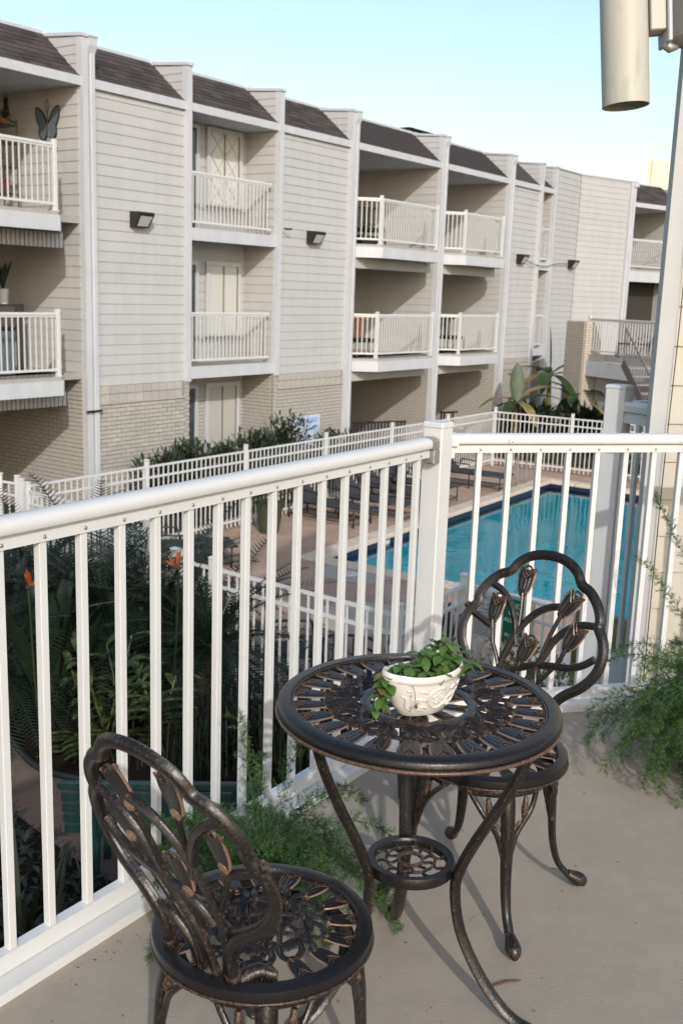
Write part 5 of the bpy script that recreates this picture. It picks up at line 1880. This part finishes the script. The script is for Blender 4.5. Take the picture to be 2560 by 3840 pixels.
def make_chair(loc, rz, label):
    o = root('bistro_chair', loc, label, 'chair', rz, 'tulip backed bistro chairs at the table')
    # seat rim
    rim = [(RS - .030, .003), (RS - .026, .008), (RS - .012, .0085), (RS - .002, .004), (RS, -.008), (RS - .004, -.022), (RS - .014, -.026), (RS - .022, -.014), (RS - .030, -.006)]
    MB().lathe(rim, 72, (0, 0, ZSEAT)).build('seat_rim', BZ, o, True, 40)
    MB().lathe([(RS - .001 + .003 * cos(q), -.017 + .003 * sin(q)) for q in [2 * pi * j / 6 for j in range(6)]], 90, (0, 0, ZSEAT)).build('rim_bead', M['worn'], o, True)
    seat_pattern(o, RS, ZSEAT, 16, 0, .055, .052, 0)
    b = MB()
    for i in range(8):                        # crossing scrolls in the middle of the seat
        a_ = 2 * pi * i / 8
        pts = [Vector((cos(a_ + q) * r, sin(a_ + q) * r, ZSEAT - .001)) for r, q in ((.085, -.5), (.055, -.25), (.035, .3), (.05, .9), (.075, 1.05))]
        b.tube(cr(pts, 4), .0048, 8, up=(0, 0, 1), flat=.8, ridge=.12)
    b.build('centre_scroll', BZ, o, True, 45)
    # back frame outline with its three lobes
    half = [(x_ * 1.01, y_) for x_, y_ in [(0, .455), (.050, .447), (.085, .425), (.104, .398), (.132, .385), (.160, .357), (.176, .325), (.176, .305), (.196, .275), (.204, .235), (.192, .190), (.160, .150), (.118, .118), (.090, .085), (.076, .045), (.078, .008)]]
    pts2 = [(-x, y) for x, y in reversed(half)] + half[1:]
    path = cr([chair_back_pt(x, y) for x, y in pts2], 4)
    fn = lambda p: (2 * .55 * p.x, -1, .35)
    b = MB().tube(path, .0130, 14, up=fn, flat=.8, ridge=.10, rk=5)
    for s in (-1, 1):                         # feet curling onto the seat rim
        b.tube(cr([chair_back_pt(s * .078, .02), chair_back_pt(s * .080, .0) + Vector((0, -.006, .002)), Vector((s * .098, .118, ZSEAT + .012)), Vector((s * .128, .104, ZSEAT + .010))], 4), [.014, .0145, .015, .0155, .016, .016, .016, .015, .014, .013, .012, .010, .006], 10)
    b.build('back_frame', M['worn'], o, True, 45)
    # bands inside the back
    bands = [[(372, 515), (455, 560), (520, 640), (565, 740), (585, 830), (600, 880)],
             [(262, 668), (300, 715), (360, 750), (428, 790)],
             [(818, 585), (740, 610), (670, 665), (610, 750), (570, 850), (540, 960), (522, 1080), (530, 1250), (560, 1400)],
             [(1035, 652), (950, 668), (880, 715), (815, 800), (775, 900), (735, 1010), (690, 1110), (640, 1220), (600, 1400)],
             [(1075, 840), (1010, 900), (930, 940), (840, 955), (740, 975), (655, 1010), (600, 1050), (560, 1110)],
             [(850, 1165), (790, 1180), (740, 1230), (700, 1300), (690, 1400)]]
    for q in bands:
        P = cr([chair_back_pt(*bk(*p)) for p in q], 5)
        MB().tube(P, .0102, 12, up=fn, flat=.72, ridge=.12, rk=5).build('back_scroll', M['worn'], o, True, 45)
    tul = [((570, 550), (573, 400), [(570, 550), (582, 650), (590, 760)]),
           ((825, 630), (905, 470), [(822, 640), (785, 770), (760, 900), (745, 1010), (758, 1100)]),
           ((430, 750), (440, 605), [(430, 752), (455, 880), (490, 960), (512, 1020)]),
           ((895, 825), (950, 680), [(893, 830), (860, 930), (800, 1030), (735, 1130), (690, 1230), (660, 1400)]),
           ((640, 970), (680, 815), [(640, 975), (632, 1060), (625, 1200)])]
    for base, top, stem in tul:
        p, q = chair_back_pt(*bk(*base)), chair_back_pt(*bk(*top))
        t_ = put('tulip', HEAD_ME, o, mtx=frame_mtx(p, q - p, fn(p)))
        MB().tube(cr([chair_back_pt(*bk(*s)) for s in stem], 5), .0058, 10, up=fn, ridge=.06).build('stem', BZ, o, True, 45)
    # legs
    for i in range(4):
        a_ = radians(45 + 90 * i)
        d = Vector((cos(a_), sin(a_), 0))
        t = Vector((-sin(a_), cos(a_), 0))
        Z = lambda r, z: d * r + Vector((0, 0, z))
        L_ = cr([Z(.150, .395), Z(.172, .345), Z(.183, .285), Z(.188, .22), Z(.195, .15), Z(.214, .085), Z(.246, .045), Z(.268, .026)], 4)
        n_ = len(L_)
        rr = [.020 - .0085 * min(1, (j / n_) * 1.45) for j in range(n_)]
        lg = MB().tube(L_, rr, 12, up=d, flat=.72, ridge=.07)
        lg.tube(cr([Z(.245, .048), Z(.270, .032), Z(.288, .022), Z(.292, .010)], 3), [.011, .014, .017, .019, .020, .019, .017, .014, .010, .008], 12)
        leg = lg.build('leg', M['worn'], o, True, 45)
        # curved apron band over the leg and its open gusset
        g = MB()
        ra = .158
        arc = [Vector((cos(a_ + q) * ra, sin(a_ + q) * ra, .380)) for q in [radians(-34 + 68 * j / 12) for j in range(13)]]
        g.tube(arc, .017, 8, up=(0, 0, 1), flat=1.0)
        for s in (-1, 1):
            P = cr([arc[0 if s < 0 else -1] + Vector((0, 0, -.005)), Z(.165, .33) + t * s * .062, Z(.176, .275) + t * s * .026, Z(.186, .215) + t * s * .008], 4)
            g.tube(P, .0068, 8)
            g.tube([Z(.172, .305) + t * s * .034, Z(.182, .262) - t * s * .008], .0045, 6)
            g.tube([Z(.178, .268) + t * s * .020, Z(.185, .232) - t * s * .006], .0045, 6)
            g.tube([Z(.163, .365) + t * s * .048, Z(.170, .335) + t * s * .045, Z(.172, .312) + t * s * .040], [.006, .010, .003], 8)
        g.build('gusset', BZ, leg, True, 45)
    return o


ch1 = make_chair((.400, 2.515, 0), radians(55 - 90), 'dark bronze tulip backed chair at the right, behind the table')
ch2 = copy_tree(ch1, (-.118, 1.72, 0), radians(232 - 90), 'dark bronze tulip backed chair nearest the camera, seen from behind')

# ---- table
TX, TY, TZ, TR = .180, 2.115, .700, .305
tb_ = root('bistro_table', (TX, TY, 0), 'round dark bronze table with openwork tulip top', 'table', radians(7))
rim = [(TR - .034, .002), (TR - .030, .008), (TR - .010, .008), (TR - .004, .004), (TR - .001, .0), (TR, -.008), (TR - .004, -.012), (TR - .003, -.020), (TR - .012, -.027), (TR - .024, -.024), (TR - .034, -.010)]
MB().lathe(rim, 110, (0, 0, TZ)).build('table_rim', BZ, tb_, True, 38)
MB().lathe([(TR - .001 + .0042 * cos(q), -.0165 + .0042 * sin(q)) for q in [2 * pi * j / 8 for j in range(8)]], 140, (0, 0, TZ)).build('rim_bead', M['rubbed'], tb_, True)
MB().lathe([(TR - .034 + .0022 * cos(q), .004 + .0022 * sin(q)) for q in [2 * pi * j / 6 for j in range(6)]], 140, (0, 0, TZ)).build('rim_bead', M['worn'], tb_, True)
seat_pattern(tb_, TR - .004, TZ - .001, 24, 0, .106, .070, 9)
mid = MB()
for i in range(14):                           # second layer of scrolls between ring and tulips
    a_ = 2 * pi * (i + .5) / 14
    pts = [Vector((cos(a_ + q) * r, sin(a_ + q) * r, TZ - .004)) for r, q in ((.122, -.10), (.145, -.22), (.172, -.12), (.184, .08), (.168, .22), (.146, .18), (.142, .02))]
    mid.tube(cr(pts, 4), .0062, 8, up=(0, 0, 1), flat=.8, ridge=.12)
mid.build('scroll_band', BZ, tb_, True, 45)
hm3 = tulip_head(.050, .030, .0034, 6, 11).mesh('tulip', BZ, True, 45)
for i in range(16):
    a_ = 2 * pi * (i + .5) / 16
    d = Vector((cos(a_), sin(a_), 0))
    put('tulip', hm3, tb_, mtx=frame_mtx(d * .142 + Vector((0, 0, TZ - .003)), d, (0, 0, 1)))
for i in range(3):
    a_ = radians(-34 + 120 * i) - 0.0
    d = Vector((cos(a_), sin(a_), 0))
    Z = lambda r, z: d * r + Vector((0, 0, z))
    P = cr([Z(.262, .675), Z(.236, .60), Z(.196, .51), Z(.150, .42), Z(.118, .345), Z(.108, .29), Z(.124, .20), Z(.168, .115), Z(.222, .05), Z(.262, .022), Z(.292, .014), Z(.305, .008)], 4)
    n_ = len(P)
    MB().tube(P, [.0125 + .0035 * (j / n_) for j in range(n_ - 3)] + [.015, .012, .007], 12, up=d, flat=.85, ridge=.08).build('leg', M['worn'], tb_, True, 45)
shf = MB().lathe([(.078, .002), (.082, .007), (.096, .007), (.100, -.004), (.098, -.016), (.084, -.018), (.078, -.006)], 56, (0, 0, .330)).build('shelf', BZ, tb_, True, 40)
sc = MB()
sc.lathe([(.024, -.003), (.030, -.003), (.031, .004), (.024, .004)], 28, (0, 0, .330))
for i in range(10):
    a_ = 2 * pi * i / 10
    sc.tube(cr([Vector((cos(a_ + q) * r, sin(a_ + q) * r, .330)) for r, q in ((.029, 0), (.048, .25), (.064, -.05), (.080, .1))], 4), .004, 7, up=(0, 0, 1), flat=.8)
    sc.tube([Vector((cos(a_ + q) * .054, sin(a_ + q) * .054, .330)) for q in (0, .15, .31, .47, .63)], .0035, 6)
sc.build('shelf_scroll', BZ, shf, True, 45)

# ------------------------------------------------------------------ planter on the table
pr0 = root('oval_planter', (.180, 2.055, TZ + .008), 'oval cream ceramic planter with embossed flower on the bronze table', 'planter', radians(30))
pr0.scale = (1, 1, .86)
A_, B_ = .096, .052
prof = [(0, 0), (.50, .0), (.58, .004), (.74, .03), (.87, .062), (.93, .082), (.94, .088), (.985, .090), (1.0, .096), (.99, .104), (.96, .108), (.91, .105), (.89, .095), (.87, .080)]
body = MB()
n_ = 64
for k_ in range(n_):
    a_ = 2 * pi * k_ / n_
    for r, z in prof:
        # the two ends of the planter ride up a little, as on the original
        lift = .010 * (cos(a_) ** 2) * (z / .10)
        body.v.append((r * cos(a_) * A_, r * sin(a_) * B_, z + lift))
m_ = len(prof)
for k_ in range(n_):
    for i in range(m_ - 1):
        k2 = (k_ + 1) % n_
        body.f.append((k_ * m_ + i, k2 * m_ + i, k2 * m_ + i + 1, k_ * m_ + i + 1))
body.build('pot', M['ceramic'], pr0, True, 50)


def on_pot(a_, z, out=0.0):
    """point on the outer wall of the planter at angle a_ and height z"""
    r = None
    for (r0, z0), (r1, z1) in zip(prof[2:6], prof[3:7]):
        if z0 <= z <= z1:
            r = r0 + (r1 - r0) * (z - z0) / (z1 - z0)
    r = r or .8
    p = Vector((r * cos(a_) * A_, r * sin(a_) * B_, z))
    nrm = Vector((cos(a_) / A_, sin(a_) / B_, -6)).normalized()
    return p + nrm * out


rl_ = MB()


def relief(c_a, pts, r=.0022):
    """pts in (arc length, height) round the centre angle c_a"""
    P = []
    for s, z in pts:
        P.append(on_pot(c_a + s / .080, z, .0005))
    rl_.tube(cr(P, 3), r, 6)


for c_a in (-pi / 2 + .18, pi / 2):
    cz = .048
    for k_ in range(5):
        a_ = 2 * pi * k_ / 5 + .3
        relief(c_a, [(0, cz), (cos(a_ - .45) * .010, cz + sin(a_ - .45) * .010), (cos(a_) * .015, cz + sin(a_) * .015), (cos(a_ + .45) * .010, cz + sin(a_ + .45) * .010), (0, cz)], .0020)
    relief(c_a, [(cos(q) * .027, cz + sin(q) * .026) for q in [radians(60 + 27 * j) for j in range(12)]], .0024)
    for s in (-1, 1):
        for z0, ln in ((.024, .016), (.044, .018), (.066, .016)):
            relief(c_a, [(s * .030, z0), (s * (.030 + ln * .6), z0 + .007), (s * (.030 + ln), z0 + .004)], .0024)
        relief(c_a, [(s * .045, .018), (s * .060, .030), (s * .058, .050), (s * .048, .052), (s * .050, .040)], .0024)
        relief(c_a, [(s * .068, .062), (s * .060, .074), (s * .075, .076)], .0022)
        relief(c_a, [(s * .074, .020), (s * .086, .034), (s * .080, .056), (s * .092, .062)], .0022)
rl_.build('embossed_relief', M['ceramic'], pr0, True)
MB().lathe([(0, .088), (.5, .090), (.90, .086)], 40, sx=A_, sy=B_, closed=False).build('soil', M['soil'], pr0, True)
mp_ = root('mint_plant', (.180, 2.055, TZ + .084), 'small leafy green plant growing in the cream planter and trailing left', 'plant', radians(30))
rnd = random.Random(21)
stems = [((.055, .01), (.10, .01, .035), 7), ((.045, -.01), (.115, -.025, .020), 7), ((.03, .0), (.06, .0, .070), 7), ((.01, .01), (.045, .02, .065), 6), ((.06, .01), (.085, .03, .060), 6),
         ((-.045, .0), (-.055, .01, .035), 5), ((-.06, .0), (-.035, -.01, .030), 5), ((-.03, -.01), (-.015, -.03, .020), 6), ((0, -.02), (.02, -.04, .018), 5), ((.02, .01), (.0, .02, .045), 5),
         ((-.075, .01), (-.100, .0, -.010), 6), ((-.08, -.005), (-.108, -.010, -.050), 7), ((-.075, .01), (-.115, .01, -.085), 5), ((.04, 0), (.03, -.02, .045), 6), ((-.01, 0), (.01, .0, .055), 6)]
for bi, ((x0, y0), (x1, y1, z1), nl) in enumerate(stems):
    p0, p2 = Vector((x0, y0, -.005)), Vector((x1, y1, z1))
    p1 = (p0 + p2) / 2 + Vector((0, 0, .022 if z1 < 0 else .006))
    P = cr([p0, p1, p2], 5)
    sb_ = MB().tube(P, .0014, 5, cap=False).build('stem', M['stem'], mp_, True)
    for k_ in range(nl):
        t_ = .3 + .7 * k_ / max(1, nl - 1)
        p = P[min(len(P) - 1, int(t_ * (len(P) - 1)))]
        for s in (0, pi):
            a_ = k_ * 1.4 + s + rnd.uniform(-.4, .4)
            d = Vector((cos(a_), sin(a_), rnd.uniform(-.5, .5)))
            b = MB()
            leaf(b, p, d, (0, 0, 1), rnd.uniform(.022, .038), rnd.uniform(.017, .025), rnd.uniform(.3, 1.2), 4, rnd.uniform(.1, .5))
            b.build('leaf', M['mint_dry'] if rnd.random() < (.3 if bi in (10, 11, 12) else .06) else M['mint'], mp_, True)
st_ = MB().tube(cr([(-.055, -.045, .004), (-.058, -.058, -.004), (-.056, -.062, -.030)], 4), .0007, 4)
leaf(st_, (-.056, -.062, -.028), (.1, -.2, -1), (0, -1, 0), .012, .006, 0, 3)
leaf(st_, (-.056, -.062, -.028), (-.5, -.2, -1), (0, -1, 0), .011, .005, 0, 3)
st_.build('dry_sprig', M['debris'], mp_)

# ------------------------------------------------------------------ asparagus ferns
def asparagus(o, centre, stems, seed, up_bias=.6, nsprig=3, dens=1.0):
    """arching stems with whorls of short needles; one mesh for the stems, one per frond for the needles"""
    rnd = random.Random(seed)
    for (a_, L, e_, dr) in stems:
        a_, e_ = radians(a_ + rnd.uniform(-6, 6)), radians(e_ + rnd.uniform(-6, 6))
        cur = Vector((cos(a_) * cos(e_), sin(a_) * cos(e_), sin(e_)))
        p = Vector(centre) + Vector((rnd.uniform(-.03, .03), rnd.uniform(-.03, .03), 0))
        n = max(8, int(L / .016))
        pts = []
        for i in range(n):
            pts.append(p.copy())
            cur = (cur + Vector((rnd.uniform(-.05, .05), rnd.uniform(-.05, .05), -dr / n * (1 + i / n)))).normalized()
            p = p + cur * (L / n)
        b = MB()
        b.tube(pts[::3] + [pts[-1]], .0011, 4, cap=False)
        for i in range(3, n):
            q = pts[i]
            tg = (pts[i] - pts[i - 1]).normalized()
            for k_ in range(nsprig):
                az = rnd.random() * 6.28
                o1 = tg.orthogonal().normalized()
                o2 = tg.cross(o1)
                d = (o1 * cos(az) + o2 * sin(az) + tg * .8).normalized()
                sl_ = rnd.uniform(.022, .052) * (1 - .45 * i / n)
                e = q + d * sl_
                b.add([q, e, e + Vector((0, 0, .0007))], [(0, 1, 2)])
                nn = int(8 * dens)
                for j in range(nn):
                    c_ = q.lerp(e, (j + 1) / nn)
                    for s in (-1, 1):
                        r_ = Vector((rnd.uniform(-1, 1), rnd.uniform(-1, 1), rnd.uniform(-1, 1)))
                        nd = (d * .8 + d.cross(r_).normalized() * s).normalized()
                        ln = rnd.uniform(.010, .018)
                        w_ = nd.cross(r_).normalized() * .0009
                        b.add([c_ - w_, c_ + w_, c_ + nd * ln], [(0, 1, 2)])
        b.build('frond', M['fern'], o)


rf = root('asparagus_fern', (1.27, 3.30, 0), 'feathery green fern spilling from the glossy black pot at the right', 'fern')
rnd = random.Random(31)
st_ = []
for k_ in range(95):
    a_ = rnd.uniform(60, 330) if k_ < 80 else rnd.uniform(0, 360)
    st_.append((a_, rnd.uniform(.24, .52), rnd.uniform(5, 68), rnd.uniform(1.0, 2.4)))
st_ += [(95, .75, 80, .35), (130, .58, 72, .5), (150, .46, 78, .4), (185, .50, 30, 1.4), (200, .52, 20, 1.3), (172, .50, 35, 1.6), (215, .42, 15, 1.4), (240, .4, 10, 1.2)]
asparagus(rf, (0, 0, .25), st_, 32)
bpz = root('black_pot', (1.27, 3.30, 0), 'glossy black round pot holding the fern at the right edge', 'pot')
MB().lathe([(0, 0), (.09, 0), (.13, .04), (.155, .10), (.150, .16), (.12, .20), (.115, .235), (.128, .25), (.120, .255), (.10, .24), (0, .23)], 40, closed=False).build('pot_body', M['blackpot'], bpz, True, 60)
lf = root('asparagus_fern', (-.17, 2.36, 0), 'feathery green fern on the floor between the near chair and the railing', 'fern')
rnd = random.Random(41)
st_ = []
for k_ in range(74):
    a_ = rnd.uniform(-40, 220)
    st_.append((a_, rnd.uniform(.16, .34), rnd.uniform(10, 70), rnd.uniform(.9, 2.2)))
st_ += [(35, .48, 45, 1.3), (25, .45, 40, 1.4), (15, .42, 35, 1.5), (60, .42, 60, .8), (80, .38, 75, .4), (5, .42, 30, 1.5), (215, .40, 30, 1.9), (225, .38, 20, 2.0), (205, .42, 25, 1.8), (170, .34, 45, .9), (-5, .46, 28, 1.4)]
asparagus(lf, (0, 0, .16), st_, 42)
lp = root('fern_pot', (-.17, 2.36, 0), 'dark pot of the fern, mostly hidden behind the near chair', 'pot')
MB().lathe([(0, 0), (.07, 0), (.09, .14), (.10, .15), (.10, .17), (.085, .17), (.08, .15), (0, .15)], 28, closed=False).build('pot_body', M['black'], lp, True, 50)
sp2 = root('small_black_pot', (.255, 3.05, 0), 'small black plastic pot on the floor behind the table', 'pot')
MB().lathe([(0, 0), (.045, 0), (.056, .12), (.062, .12), (.062, .14), (.055, .14), (.052, .12), (0, .11)], 28, closed=False).build('pot_body', M['black'], sp2, True, 50)
